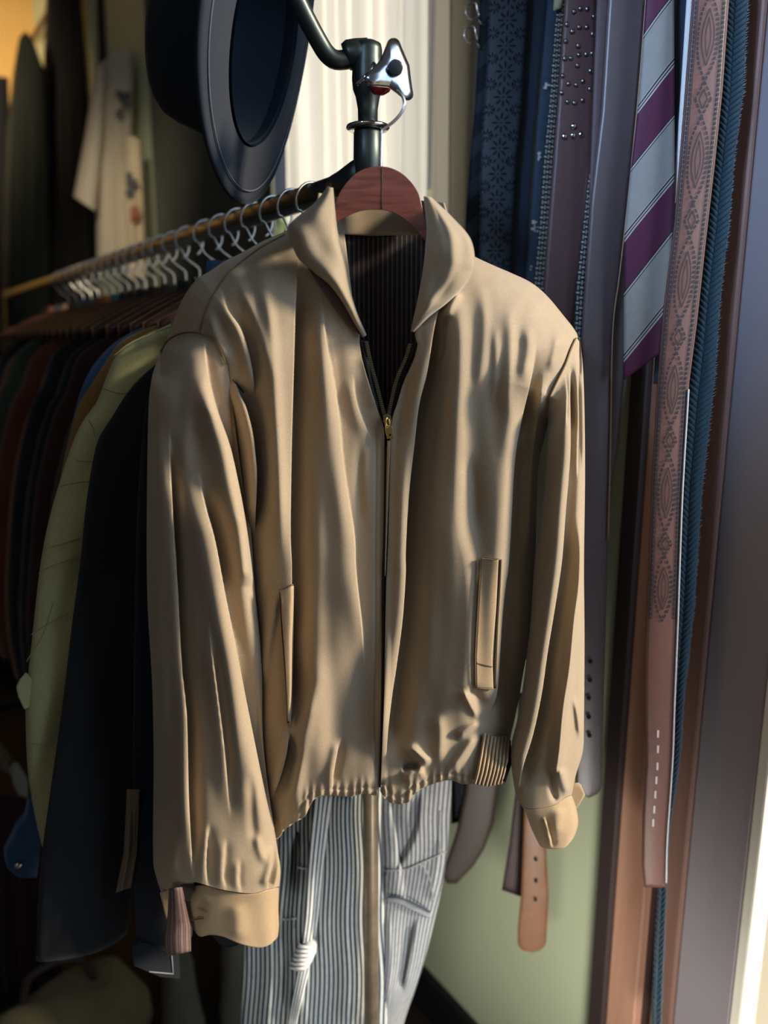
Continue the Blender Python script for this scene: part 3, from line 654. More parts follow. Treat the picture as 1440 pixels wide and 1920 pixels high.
def pxz(pts, Y):
    q = PY(np.array([p[0] for p in pts], float), np.array([p[1] for p in pts], float), Y); return q[:, [0, 2]]
XC = XR+.016
def hanging_garment(name, cat, label, Y, outer, width, zbot, mat, thick=.028, group=None, sleeve_mat=None, collar=True, folds_n=5, seedv=1, shade=None):
    """outer: (x, z) shoulder-and-sleeve outline from the collar to the cuff, in the plane across the rail"""
    rr = random.Random(seedv); outer = np.asarray(outer, float); zt_ = outer[0][1]
    t = thing(name, label, cat, (XC, Y, zbot), group)
    oc = smooth_poly(outer, 80); R = 70
    # index where the line turns from shoulder to sleeve
    sh = oc[np.argmin(np.abs(np.arange(80)-0))]; k = int(np.argmax(oc[:, 1] < zt_-.075)); k = max(k, 6)
    shp = oc[k]
    # torso
    L = [(shp[0]+.004, shp[1])]+[(shp[0]+.03+.01*i/6, shp[1]-(shp[1]-zbot)*i/6) for i in range(1, 7)]
    Rr = [(2*XC-x, z) for x, z in L]
    topc = [tuple(shp)]+[tuple(p) for p in oc[k-1::-3]]+[(XC, zt_-.004)]
    topc = topc+[(2*XC-x, z) for x, z in topc[::-1]][1:]
    G = coons(topc, [L[-1], Rr[-1]], L, Rr, R, 60); s = np.linspace(0, 1, 60)[None, :]
    tt = np.linspace(0, 1, R)[:, None]; prof = np.sqrt(np.maximum(0, 1-np.abs(2*s-1)**3))*(.55+.45*sstep(0, .2, tt))
    ph = rr.random()*6
    fo = sum(.004*math.cos(ph+j)*np.sin(2*np.pi*s*(1.5+j)+ph*j) for j in range(folds_n))*sstep(.05, .4, tt)
    f = np.stack([G[..., 0], Y-(thick*prof+fo*prof), G[..., 1]], -1); b = np.stack([G[..., 0], Y+thick*.6*prof+0*fo, G[..., 1]], -1)
    grid_obj('torso', np.concatenate([f, b[:, ::-1][:, 1:-1]], 1), mat, t, closed=True)
    # sleeves
    so = oc[k-2:]; n = len(so)
    wdt = np.linspace(width, width*.62, n)
    for sgn in (1, -1):
        inner = so.copy(); inner[:, 0] += wdt; inner[:, 1] -= .01
        S = np.linspace(0, 1, 24); G = so[:, None]*(1-S[None, :, None])+inner[:, None]*S[None, :, None]
        tt = np.linspace(0, 1, n)[:, None]; pr = np.sqrt(np.maximum(0, 1-(2*S[None, :]-1)**2))*(.35+.65*sstep(0, .15, tt))
        wr = .004*np.sin(tt*22+S[None, :]*5+ph)*pr
        xs = G[..., 0] if sgn > 0 else 2*XC-G[..., 0]
        f = np.stack([xs, Y-.012-(thick*1.05*pr+wr), G[..., 1]], -1); b = np.stack([xs, Y-.012+thick*pr, G[..., 1]], -1)
        Gp = np.concatenate([f, b[:, ::-1][:, 1:-1]], 1)
        grid_obj('sleeve', Gp, sleeve_mat or mat, t, closed=True, caps=True)
    if collar:
        cx = np.linspace(-1, 1, 30)
        rows = [np.stack([XC+.075*cx*(1+.25*v), Y-.012+.02*np.abs(cx)**2*0-.022*v*(1-.3*cx**2), zt_+.022*(1-v)-.030*v-.02*np.abs(cx)**3*v], -1) for v in np.linspace(0, 1, 8)]
        grid_obj('collar', np.array(rows), sleeve_mat or mat, t, solid=.004)
    return t
# garments nearest the lens follow their own outlines
yJ0, yJ1, yJ2, yJ3, yJ4 = rail_y(588.), rail_y(552.), rail_y(517.), rail_y(481.), rail_y(449.)
neck = lambda Y, dz=-.100: (XC-.06, ZR+dz)
m_blk = cloth('black_wool', (.007, .010, .016), .9, .1, .2, 60, 900, .3)
m_blk2 = cloth('charcoal_wool', (.012, .013, .014), .9, .1, .2, 60, 900, .3)
m_cream = cloth('pale_yellow_cotton', (.40, .37, .17), .8, .2, .12, 30, 900, .2)
m_must = cloth('mustard_nylon', (.20, .105, .018), .6, .2, .15, 30, 900, .2)
m_denim = cloth('blue_denim', (.035, .085, .19), .85, .2, .25, 120, 900, .4)
def outl(Y, pts, dz=-.100):
    return np.vstack([[neck(Y, dz)], pxz(pts, Y)])
o0 = outl(yJ0, [(352, 640), (310, 680), (272, 740), (258, 850), (250, 1000), (245, 1250), (244, 1500), (246, 1650), (252, 1770)], -.11)
hanging_garment('black_coat', 'coat', 'black coat hung directly behind the tan jacket, its hem corner stitched in white', yJ0, o0, .12, pxz([(300, 1835)], yJ0)[0][1], m_blk, .015, seedv=3)
o1 = outl(yJ1, [(352, 640), (300, 672), (244, 722), (202, 785), (176, 832), (157, 940), (146, 1050), (131, 1162), (118, 1275), (109, 1344), (88, 1494), (75, 1590), (68, 1680), (64, 1790)], -.11)
j1 = hanging_garment('long_coat', 'coat', 'long near-black wool coat between the pale yellow jacket and the tan jacket', yJ1, o1, .19, pxz([(180, 1800)], yJ1)[0][1], m_blk2, .018, seedv=4)
o2 = outl(yJ2, [(326, 600), (270, 626), (232, 649), (210, 671), (191, 716), (176, 754), (150, 790), (127, 842), (94, 949), (73, 1050), (56, 1200), (46, 1300), (45, 1344), (49, 1437), (62, 1520), (76, 1580)], -.10)
j2 = hanging_garment('quilted_jacket', 'jacket', 'pale yellow quilted jacket with a long creased sleeve on the rail', yJ2, o2, .105, pxz([(160, 1480)], yJ2)[0][1], m_cream, .021, seedv=5)
# quilting and crease lines on the yellow sleeve
def on_y(pts, Y, n=20):
    c = smooth_poly(pts, n); return PY(c[:, 0], c[:, 1], Y)
m_yseam = plain('yellow_seam', (.25, .22, .09), .9)
for pts in ([(192, 728), (222, 738), (250, 735)], [(142, 864), (168, 866), (184, 862)], [(112, 912), (140, 906), (170, 902)], [(80, 1030), (110, 1022), (148, 1010)], [(72, 1075), (100, 1060), (146, 1046)], [(58, 1190), (90, 1170), (128, 1150)], [(212, 668), (250, 640), (322, 612)], [(166, 788), (174, 802), (178, 820)], [(50, 1240), (80, 1190), (100, 1130)], [(49, 1390), (80, 1396), (100, 1380)]):
    tube('quilting_seam', on_y(pts, yJ2-.041), .0007, m_yseam, j2, 6)
tq = np.array([(50, 1262), (38, 1276), (31, 1290), (35, 1308), (46, 1332), (60, 1324), (62, 1276)], float); prism('sleeve_tab', PY(tq[:, 0], tq[:, 1], yJ2-.020), (0, .006, 0), m_cream, j2, .002)
st_ = on_y([(92, 1170), (100, 1185), (104, 1215), (96, 1240)], yJ2-.038)
o3 = outl(yJ3, [(330, 592), (262, 619), (221, 641), (202, 664), (169, 716), (142, 761), (124, 825), (112, 880), (100, 960), (84, 1080), (70, 1250), (66, 1400)], -.09)
j3 = hanging_garment('puffer_jacket', 'jacket', 'mustard brown padded jacket just behind the pale yellow quilted jacket', yJ3, o3, .11, pxz([(180, 1450)], yJ3)[0][1], m_must, .020, seedv=6)
o4 = outl(yJ4, [(330, 590), (262, 614), (214, 640), (184, 668), (161, 701), (142, 750), (120, 844), (105, 930), (84, 1080), (66, 1250), (58, 1400), (54, 1500), (42, 1545), (32, 1558)], -.085)
j4 = hanging_garment('denim_shirt', 'shirt', 'blue denim shirt behind the mustard jacket, cuff showing below the yellow sleeve', yJ4, o4, .10, pxz([(160, 1500)], yJ4)[0][1], m_denim, .018, seedv=8)
cu = PY(np.array([56, 50, 34, 10, 14, 34, 70, 80.]), np.array([1500, 1535, 1554, 1602, 1630, 1647, 1647, 1560.]), yJ4-.045)
cf = prism('cuff', cu, (0, .02, 0), m_denim, j4, .003)
sc_ = PY(34., 1622., yJ4-.048); tube('snap', [sc_, sc_+np.array([0, -.003, 0]), sc_+np.array([0, -.004, 0])], [.0055, .005, .002], m_chrome, j4, 16)
# stitched hem corner of the black coat
cq = [PY(np.array([250, 262, 336, 338, 300, 252.]), np.array([1775, 1770, 1792, 1836, 1832, 1812.]), yJ0-.03)]
hp_ = prism('hem_corner', cq[0], (0, .006, 0), m_blk, bpy.data.objects['black_coat'], .001)
tube('hem_stitching', PY(np.array([322, 325, 280.]), np.array([1792, 1826, 1822.]), yJ0-.0315), .0008, plain('white_thread', (.35, .36, .38), .8), bpy.data.objects['black_coat'], 5)
# the rest of the rail, further and further back
rest = [
 (418, 'black_jacket', 'jacket', 'black jacket with a black-and-white collar hung behind the denim shirt', (.010, .010, .012)),
 (388, 'dark_jacket', 'jacket', 'dark green-black jacket on the rail behind the checked collar', (.012, .018, .016)),
 (352, 'olive_jacket', 'jacket', 'dull olive jacket among the dark coats on the rail', (.030, .032, .022)),
 (326, 'maroon_jacket', 'jacket', 'dark maroon jacket with its shoulder showing over the olive one', (.035, .010, .010)),
 (304, 'black_cardigan', 'cardigan', 'black cardigan hung behind the dark maroon jacket', (.008, .009, .012)),
 (286, 'brown_jacket', 'jacket', 'dark brown jacket halfway along the rail', (.030, .018, .012)),
 (268, 'black_blazer', 'blazer', 'black blazer hung just in front of the teal shirt', (.009, .011, .015)),
 (250, 'teal_shirt', 'shirt', 'teal blue shirt at the left edge of the photo', (.012, .085, .12)),
 (234, 'orange_shirt', 'shirt', 'orange patterned shirt far along the rail at left', (.22, .085, .015)),
 (218, 'rust_jacket', 'jacket', 'rust brown jacket behind the orange shirt', (.10, .03, .015)),
 (203, 'grey_jacket', 'jacket', 'grey jacket behind the rust brown one', (.05, .05, .05)),
 (188, 'navy_shirt', 'shirt', 'navy shirt behind the grey jacket', (.015, .03, .06)),
 (174, 'green_shirt', 'shirt', 'faded green shirt behind the navy one', (.04, .06, .04)),
 (160, 'red_jacket', 'jacket', 'dull red jacket near the far end of the rail', (.07, .02, .015)),
 (146, 'tan_shirt', 'shirt', 'tan shirt behind the dull red jacket', (.16, .10, .06)),
 (132, 'dark_blouse', 'blouse', 'dark blouse behind the tan shirt', (.02, .02, .025)),
 (118, 'rose_shirt', 'shirt', 'faded rose shirt close to the end of the rail', (.16, .06, .05)),
 (104, 'ochre_shirt', 'shirt', 'ochre shirt, the last one on the rail', (.20, .11, .03)),
]
ordn = ['holding the black coat right behind the tan jacket', 'holding the long near-black coat', 'holding the pale yellow quilted jacket', 'holding the mustard padded jacket', 'holding the blue denim shirt']
ys = [yJ0, yJ1, yJ2, yJ3, yJ4]
# every garment in the row uses the same cut as the yellow jacket, re-hung at its own place
for i, (px, nm, cat, lab, c) in enumerate(rest):
    Y = rail_y(float(px)); ys.append(Y)
    ordn.append('holding the '+lab.split(' on the')[0].split(' behind')[0].split(' hung')[0].split(' among')[0].split(' with')[0].split(' far')[0].split(' at ')[0].split(' near')[0].split(' close')[0].split(' halfway')[0].split(',')[0])
    o = o2.copy(); o[:, 0] = XC+(o[:, 0]-XC)*(.80+.06*rng.random()); o[:, 1] += -.012+.02*rng.random()-.015*(i % 3); o[0] = (XC-.06, ZR-.105)
    g = hanging_garment(nm, cat, lab, Y, o, .10, .62+.1*rng.random(), cloth(nm+'_cloth', c, .9, .15, .25, 30, 500, .2), .022, seedv=20+i, folds_n=3)
    if nm == 'black_jacket':
        mz = striped('black_white_check', [(0, (.5, .48, .42)), (.5, (.01, .01, .01))], .018, 0, .5)
        cc = [x for x in g.children if x.name.startswith('collar')][0]; cc.data.materials[0] = mz
        ul = cc.data.uv_layers.new(name='UVMap')
        for l in cc.data.loops: v = cc.data.vertices[l.vertex_index].co; ul.data[l.index].uv = (v.x, v.z)
h0 = None
for i, (Y, lb) in enumerate(zip(ys, ordn)):
    lab = 'steel-hooked wooden clothes hanger '+lb+' on the rail'
    if h0 is None: h0 = make_hanger(lab, 'clothes hangers on the rail'); h0.location.y = Y
    else: h = copy_tree(h0); place(h, Y, lab)
# ================================================================== striped trousers under the jacket
m_hick = striped('hickory_stripe', [(0, (.40, .42, .41)), (.52, (.022, .038, .065))], .0068, 0, 0, .85, .10)
m_grey = striped('grey_stripe_denim', [(0, (.30, .31, .32)), (.5, (.10, .11, .125))], .0052, 0, 0, .85, .12)
m_seamw = striped('hickory_loop', [(0, (.55, .56, .54)), (.55, (.06, .08, .11))], .005, 0, 0, .85, .1)
def pleg(name, top, bot, left, right, D, A, mat, par, fl=[], R=120, Cn=90, back=True):
    s = np.linspace(0, 1, Cn); G = coons(smooth_poly(top, 40) if len(top) > 2 else top, smooth_poly(bot, 40) if len(bot) > 2 else bot, smooth_poly(left, 60), smooth_poly(right, 60), R, Cn, s)
    X, Y = G[..., 0], G[..., 1]; pr = np.sqrt(np.maximum(0, 1-np.abs(2*s-1)**2.5))[None, :]
    d = A*pr+folds(X, Y, fl)+.0012*np.sin(X*.09+Y*.01)
    P = PD(X, Y, D-d); w = np.linalg.norm(P[:, -1]-P[:, 0], axis=1).mean()*1.08
    U = np.stack([s[None, :]*w+.0015*np.sin(Y*.03)+0*X, Y*.0006], -1)
    o = grid_obj(name, P, mat, par, uvs=U, solid=.0015)
    if back:
        grid_obj('back_'+name.split('_')[-1], PD(X, Y, D+A*.7*pr), mat, par, uvs=U)
    return lambda x, y: A*np.sqrt(np.maximum(0, 1-np.abs(2*np.clip((x-np.interp(y, [p[1] for p in left], [p[0] for p in left]))/(np.interp(y, [p[1] for p in right], [p[0] for p in right])-np.interp(y, [p[1] for p in left], [p[0] for p in left])), 0, 1)-1)**2.5))+folds(np.asarray(x, float), np.asarray(y, float), fl)
D1 = .978
pb = PD(600, 2050, D1)
TR = thing('striped_trousers', 'blue and white hickory striped trousers with hammer loop, hung behind the rusty post', 'trousers', pb)
fl1 = [([(560, 1560), (548, 1700), (540, 1900)], -.010, 14, .004, 22, .1), ([(600, 1500), (596, 1620), (585, 1740), (575, 1920)], .010, 22, -.006, 20, .1), ([(650, 1480), (655, 1700), (660, 1920)], .010, 24, .006, 20, .05), ([(520, 1600), (515, 1750), (510, 1950)], .005, 14, -.004, 14, .1)]
dz1 = pleg('trouser_leg', [(500, 1330), (720, 1330)], [(446, 2060), (728, 2060)], [(500, 1330), (478, 1500), (462, 1700), (454, 1850), (446, 2060)], [(720, 1330), (714, 1500), (718, 1650), (724, 1850), (728, 2060)], D1, .020, m_hick, TR, fl1)
def on1(x, y, l=.003): return PD(np.asarray(x, float), np.asarray(y, float), D1-dz1(np.asarray(x, float), np.asarray(y, float))-l)
def ribbon(name, pts, w, surf, mat, par, n=50, lift=.003, uvw=None, solid=.0015):
    c = smooth_poly(pts, n); T = np.gradient(c, axis=0); T /= np.linalg.norm(T, axis=1)[:, None]; nn = np.stack([-T[:, 1], T[:, 0]], -1)
    w = np.broadcast_to(np.asarray(w, float), (n,))[:, None]; ks = np.linspace(-.5, .5, 7)
    G = np.stack([c+nn*w*k for k in ks], 1)
    U = np.stack([np.broadcast_to(ks*(uvw or .02), (n, 7)), np.broadcast_to(np.linspace(0, 1, n)[:, None], (n, 7))], -1)
    return grid_obj(name, surf(G[..., 0], G[..., 1], lift), mat, par, uvs=U, solid=solid)
ribbon('hammer_loop', [(606, 1490), (598, 1560), (590, 1640), (584, 1720), (574, 1790), (562, 1850), (548, 1920), (538, 2000)], np.linspace(34, 14, 50), on1, m_seamw, TR, lift=.008, uvw=.02)
kx = [(558+4*math.sin(i*.9), 1776+i*6.2) for i in range(7)]
for i, (x, y) in enumerate(kx):
    pass
tube('loop_knot', on1([586, 580, 572, 565, 560], [1766, 1778, 1792, 1806, 1816], .012), [.006, .011, .0125, .011, .006], striped('knot_stripe', [(0, (.55, .56, .54)), (.6, (.05, .07, .1))], .1, 1), TR, 14)
for y in range(6):
    c = np.array([[560+6*0+(5-y)*3.2-16*math.cos(a)*1.0, 1772+y*8.0+4*math.sin(a)] for a in np.linspace(0, math.pi, 10)])
    tube('loop_wrap', on1(c[:, 0], c[:, 1], .020+.006*np.sin(np.linspace(0, math.pi, 10))), .0022, plain('white_yarn', (.55, .56, .54), .8), TR, 6)
m_dkseam = plain('blue_seam', (.03, .045, .07), .9); m_ltseam = plain('pale_seam', (.42, .43, .42), .9)
for p in ([(558, 1560), (562, 1600), (558, 1660), (554, 1740)], [(556, 1626), (580, 1628), (608, 1610)], [(530, 1724), (556, 1722)]):
    ribbon('trouser_seam', p, 3, on1, m_ltseam if p[0][1] != 1560 else m_dkseam, TR, 24, .003, solid=.0008)
D2 = 1.0
TR2 = thing('work_trousers', 'grey pinstriped work trousers with side pocket to the right of the post', 'trousers', PD(770, 2050, D2))
fl2 = [([(730, 1500), (750, 1620), (760, 1700)], .006, 20, -.004, 20, .2), ([(790, 1480), (780, 1560), (740, 1640)], -.005, 16, .004, 20, .2), ([(730, 1700), (735, 1800), (728, 1900)], .006, 20, .004, 18, .2), ([(780, 1720), (770, 1780), (755, 1860)], -.007, 16, .003, 18, .2), ([(835, 1560), (820, 1640), (812, 1700)], .005, 12, .004, 10, .2)]
lf, rf = [(690, 1330), (690, 1500), (694, 1700), (696, 1850), (690, 2060)], [(846, 1330), (846, 1480), (843, 1530), (838, 1600), (825, 1680), (801, 1780), (780, 1850), (756, 1920), (720, 2060)]
dz2 = pleg('trouser_leg', [(690, 1330), (846, 1330)], [(690, 2060), (720, 2060)], lf, rf, D2, .022, m_grey, TR2, fl2)
def on2(x, y, l=.003): return PD(np.asarray(x, float), np.asarray(y, float), D2-dz2(np.asarray(x, float), np.asarray(y, float))-l)
ribbon('pocket_edge', [(726, 1686), (750, 1690), (780, 1704), (806, 1716)], 10, on2, m_grey, TR2, 30, .004)
ribbon('pocket_mouth', [(728, 1681), (752, 1684), (784, 1698), (806, 1710)], 3.5, on2, m_dkseam, TR2, 30, .0065, solid=.0008)
for p in ([(722, 1632), (760, 1630), (800, 1614), (838, 1596)], [(792, 1620), (806, 1650), (812, 1690)], [(724, 1640), (726, 1690)], [(826, 1520), (824, 1570), (826, 1600)]):
    ribbon('trouser_seam', p, 3.2, on2, plain('grey_seam', (.22, .225, .23), .9), TR2, 24, .003, solid=.0008)

# ================================================================== belts and ties in the doorway
def strip(name, cat, label, L, Rr, D, mat, thick=.0025, tip=None, bow=.002, uv='metric', rowpx=10, nc=9, part='strap', scallop=0, wav=0, tilt=0, parent_hide=None):
    """a hanging strap: left and right edges as (x, y) lists, hung on the upright plane D metres in front"""
    L = np.array(L, float); Rr = np.array(Rr, float); y0 = min(L[0, 1], Rr[0, 1]); y1 = max(L[-1, 1], Rr[-1, 1])
    n = max(8, int((y1-y0)/rowpx)); t = np.linspace(0, 1, n)
    yl = L[0, 1]+(L[-1, 1]-L[0, 1])*t; yr = Rr[0, 1]+(Rr[-1, 1]-Rr[0, 1])*t
    ytop = 960-F*math.tan(math.atan((2.032-H)/D)+PT)
    for P_ in (L, Rr):
        if P_[0, 1] < -40: P_[0] = P_[1]+(P_[0]-P_[1])*(ytop-P_[1, 1])/(P_[0, 1]-P_[1, 1])
    y0 = min(L[0, 1], Rr[0, 1]); t = np.linspace(0, 1, n); yl = L[0, 1]+(L[-1, 1]-L[0, 1])*t; yr = Rr[0, 1]+(Rr[-1, 1]-Rr[0, 1])*t
    def ip(y, P):
        return np.interp(y, P[:, 1], P[:, 0])
    xl, xr = ip(yl, L), ip(yr, Rr)
    if scallop:
        sc = scallop*np.abs(np.sin(np.pi*(yl-y0)/scallop/4.3)); xl = xl-sc; xr = xr+sc
    s = np.linspace(0, 1, nc)[None, :]
    X = xl[:, None]*(1-s)+xr[:, None]*s; Y = yl[:, None]*(1-s)+yr[:, None]*s
    w = (xr-xl).mean()
    if tip == 'round':
        dy = (y1-Y[:, nc//2])/(w*.5); k = np.where(dy < 1, np.sqrt(np.maximum(0.0, 1-(1-np.minimum(dy, 1))**2)), 1)[:, None]
        c = (X[:, :1]+X[:, -1:])/2; X = c+(X-c)*np.maximum(k, .02)
    dd = lambda s_, y: D-bow*(1-(2*s_-1)**2)+wav*np.sin(y*.011)+tilt*(s_-.5)
    P = PD(X, Y, dd(s, Y)); sc_m = D/F
    U = np.stack([(X-X[:, :1])*sc_m, P[..., 2]], -1)
    t_ = thing(name, label, cat, P[-1, nc//2])
    o = grid_obj(part, P, mat, t_, uvs=U, solid=thick, off=-1)
    def at(u, y, lift=.0006):
        u = np.asarray(u, float); y = np.asarray(y, float); a = ip(y, L); b = ip(y, Rr)
        return PD(a+(b-a)*u, y, dd(u, y)-lift)
    return t_, at
YT = -170
def ext(P):
    """carry an edge straight on above the picture, towards the rail it hangs from"""
    (x0, y0), (x1, y1) = P[0], P[1]; return [(x0+(x0-x1)/(y1-y0)*(y0-YT), YT)]+list(P)
m_brown = leather('brown_belt_leather', (.12, .066, .064), .42)  # belt colours from here on are lifted to carry the haze
m_brown2 = leather('chestnut_leather', (.15, .075, .062), .5)
m_slate = leather('dark_brown_smooth_leather', (.098, .074, .076), .38, 60, .12, .55)
m_navy = cloth('navy_silk', (.022, .036, .060), .5, .3, .1, 80, 900, .2)
m_lace = leather('blue_grey_cut_leather', (.048, .068, .092), .5, 200, .12)
m_hole = plain('punched_hole', (.008, .007, .008), .9)
m_dark = plain('dark_tooling', (.020, .026, .032), .6)
m_cordw = plain('pale_cord', (.55, .55, .48), .8)
def dots(name, pts, rx, mat, par, seg=10, lift=.0008):
    for (u, y, at, sx) in pts:
        a = np.linspace(0, 2*math.pi, seg, endpoint=False); c = at(u, y, lift); r_ = sx
        q = c+np.outer(np.cos(a)*r_, rt)+np.outer(np.sin(a)*r_, zz); mesh_obj(name, q, [tuple(range(seg))], mat, par)

# dark diagonal striped tie
strip('striped_tie', 'tie', 'dark navy and teal diagonally striped tie half hidden behind the cut-out belt', ext([(899, 0), (898, 62), (890, 208), (880, 312), (873, 417), (868, 520)]), ext([(955, 0), (950, 208), (944, 417), (938, 520)]), 1.20,
      striped('navy_teal_stripe', [(0, (.014, .022, .036)), (.55, (.032, .058, .078))], .058, 1, -.8, .55), .004)
# cut-out belt with scalloped edges
LT, latt = strip('cutout_belt', 'belt', 'blue-grey belt with scalloped edges and cut-out flower pattern', ext([(919, 0), (915, 125), (907, 233), (902, 333), (900, 479), (899, 540)]), ext([(988, 0), (980, 125), (975, 208), (965, 312), (959, 437), (954, 540)]), 1.165, m_lace, .002, scallop=3, rowpx=2.4, nc=9)
V = []; Fc = []
def petal(at, u0, y0, ux, uy, L, W, lift=.0007, V=V, Fc=Fc, n=8):
    k = len(V)
    for i in range(n):
        a = 2*math.pi*i/n; p = L*math.cos(a); q = W*math.sin(a)
        V.append(at(u0+(p*ux-q*uy)/70., y0+(p*uy+q*ux), lift))
    Fc.append(tuple(range(k, k+n)))
y = -10.0; row = 0
while y < 500:
    for col_ in (.5,):
        for k in range(8):
            a = k*math.pi/4; petal(latt, col_+math.cos(a)*13/70, y+math.sin(a)*13, math.cos(a), math.sin(a), 7.0, 2.2)
        petal(latt, .5, y, 1, 0, 2, 2)
    for u in (.12, .88):
        for k in range(8):
            a = k*math.pi/4; x_ = u+math.cos(a)*8/70
            if .03 < x_ < .97: petal(latt, x_, y+24+math.sin(a)*8, math.cos(a), math.sin(a), 4.8, 1.7)
    for dx, dy in ((-.24, 24), (.24, 24)):
        petal(latt, .5+dx, y+dy, 0, 1, 5, 2.2); petal(latt, .5+dx*.5, y+dy, .7, .7 if dx > 0 else -.7, 5, 2)
    y += 48
mesh_obj('cutouts', V, Fc, plain('cutout_shadow', (.008, .012, .018), .8), LT, smooth=False)
# navy tie, motif ribbon tie
strip('navy_tie', 'tie', 'plain navy tie between the cut-out belt and the ribbon tie with little motifs', ext([(975, 0), (968, 146), (958, 250), (950, 375), (944, 540)]), ext([(1030, 0), (1012, 146), (1002, 250), (994, 375), (986, 560)]), 1.185, m_navy, .004)
MT, mat_ = strip('motif_tie', 'tie', 'narrow blue ribbed tie with small pale embroidered motifs', ext([(1026, 0), (1014, 146), (1005, 250), (997, 375), (985, 530), (984, 560)]), ext([(1052, 0), (1040, 146), (1024, 250), (1014, 375), (1004, 560)]), 1.178,
      striped('blue_ribbed_silk', [(0, (.028, .052, .085)), (.5, (.040, .070, .105))], .003, 1, 0, .6), .003)
for (y, pts) in ((155, [(0, 0, 3, 12), (2, 3, 7, 6), (-2, 8, 3, 11)]), (285, [(-1, 0, 5, 4), (0, 4, 3, 16), (3, 8, 6, 11)]), (413, [(-3, 0, 3, 7), (2, 2, 7, 5), (2, 8, 4, 22), (6, 12, 10, 14), (6, 19, 11, 22), (-4, 14, 2, 18)]), (498, [(0, 0, 3, 3), (0, 6, 2, 9)])):
    V2 = []; F2 = []
    for (x0, y0, x1, y1) in pts:
        k = len(V2); w = 18.
        V2 += [mat_(.35+x0/w, y+y0, .004), mat_(.35+x1/w, y+y0, .004), mat_(.35+x1/w, y+y1, .004), mat_(.35+x0/w, y+y1, .004)]; F2.append((k, k+1, k+2, k+3))
    mesh_obj('motif', V2, F2, m_cordw, MT, smooth=False)
# woven belts
def woven(label, L, Rr, D, y0, y1, pitch=9.5):
    t, at = strip('woven_belt', 'belt', label, L, Rr, D, plain('woven_base', (.018, .026, .032), .8), .004)
    V = []; Fc = []; y = y0; r = 0
    while y < y1:
        for c in range(3):
            u = .2+.3*c
            if (r+c) % 2 == 0: w_, h_ = .04, pitch*.42
            else: w_, h_ = .14, pitch*.14
            k = len(V); yy = y
            V += [at(u-w_, yy-h_, .0032), at(u+w_, yy-h_+.5, .0032), at(u+w_, yy+h_+.5, .0032), at(u-w_, yy+h_, .0032)]; Fc.append((k, k+1, k+2, k+3))
        y += pitch; r += 1
    mesh_obj('pale_weave', V, Fc, m_cordw, t, smooth=False); return t
wt = woven('black and cream woven belt to the left of the studded belt', ext([(1047, 0), (1040, 42), (1030, 188), (1019, 292), (1011, 417), (1000, 533), (997, 570)]), ext([(1062, 0), (1057, 25), (1048, 146), (1038, 292), (1029, 417), (1020, 542), (1017, 590)]), 1.150, -20, 575)
strip('price_tag', 'tag', 'small pale yellow tag tucked at the top of the woven belts', [(1040, -60), (1039, 0), (1037, 20)], [(1058, -60), (1056, 0), (1054, 14)], 1.140, plain('yellow_paper', (.50, .50, .30), .8), .0008, rowpx=4, nc=3, part='paper')
woven('black and cream woven belt showing along the right edge of the studded belt', ext([(1123, 0), (1110, 280), (1101, 350), (1092, 430), (1079, 542), (1076, 640)]), ext([(1136, 0), (1121, 280), (1112, 350), (1107, 430), (1102, 542), (1095, 640)]), 1.094, 330, 635)
# studded belt
SB, sat = strip('studded_belt', 'belt', 'wide brown leather belt with clusters of small metal studs', ext([(1059, 0), (1044, 208), (1036, 312), (1023, 479), (1018, 560), (1012, 640)]), ext([(1117, 0), (1115, 125), (1106, 333), (1094, 458), (1080, 560), (1070, 640)]), 1.105, m_brown, .003)
m_stud = metal('nickel_stud', (.30, .28, .28), .35)
SX = [(1076, 22), (1088, 16), (1101, 17), (1113, 31), (1063, 46), (1086, 51), (1100, 51), (1073, 59), (1111, 64), (1061, 77), (1084, 86), (1085, 103), (1099, 102), (1110, 100), (1059, 110), (1070, 109), (1083, 123), (1107, 133), (1055, 142), (1093, 152), (1066, 157), (1080, 159), (1106, 167), (1053, 174), (1092, 188), (1064, 191), (1077, 193), (1075, 237), (1058, 256), (1074, 254), (1089, 252)]
sm = None
for (x, y) in SX:
    u = (x-np.interp(y, [0, 208, 312], [1059, 1044, 1036]))/(np.interp(y, [0, 125, 333], [1117, 1115, 1106])-np.interp(y, [0, 208, 312], [1059, 1044, 1036]))
    c = sat(u, float(y), .0005); r_ = .0033 if y < 230 else .0043; c2 = -fh
    rows = [[c+(rt*math.cos(a)+zz*math.sin(a))*r_*q+c2*r_*h for a in np.linspace(0, 2*math.pi, 10, endpoint=False)] for q, h in ((1, 0), (.85, .4), (.5, .7), (.05, .75))]
    grid_obj('stud', np.array(rows), m_stud if y < 230 else m_chrome, SB, closed=True, caps=True)
# grainy edge strip and the broad dark belt
strip('grained_belt', 'belt', 'narrow purple-brown grained leather belt right of the studded belt', ext([(1119, 0), (1111, 208), (1106, 330), (1103, 430), (1099, 542), (1093, 640)]), ext([(1141, 0), (1127, 208), (1117, 340), (1113, 430), (1108, 542), (1104, 640)]), 1.085, leather('grained_leather', (.14, .095, .10), .6, 420, .3), .0035)
BB, bat = strip('broad_belt', 'belt', 'broad smooth dark brown belt with five holes and rounded tip beside the right sleeve', ext([(1140, 0), (1127, 208), (1107, 375), (1090, 625), (1086, 800), (1084, 1100), (1080, 1300), (1078, 1496)]), ext([(1211, 0), (1198, 167), (1186, 292), (1173, 417), (1161, 521), (1149, 625), (1144, 862), (1140, 1012), (1134, 1237), (1130, 1387), (1129, 1496)]), .985, m_slate, .0035, tip='round', rowpx=6)
m_cut = plain('raw_leather_edge', (.38, .25, .16), .7)
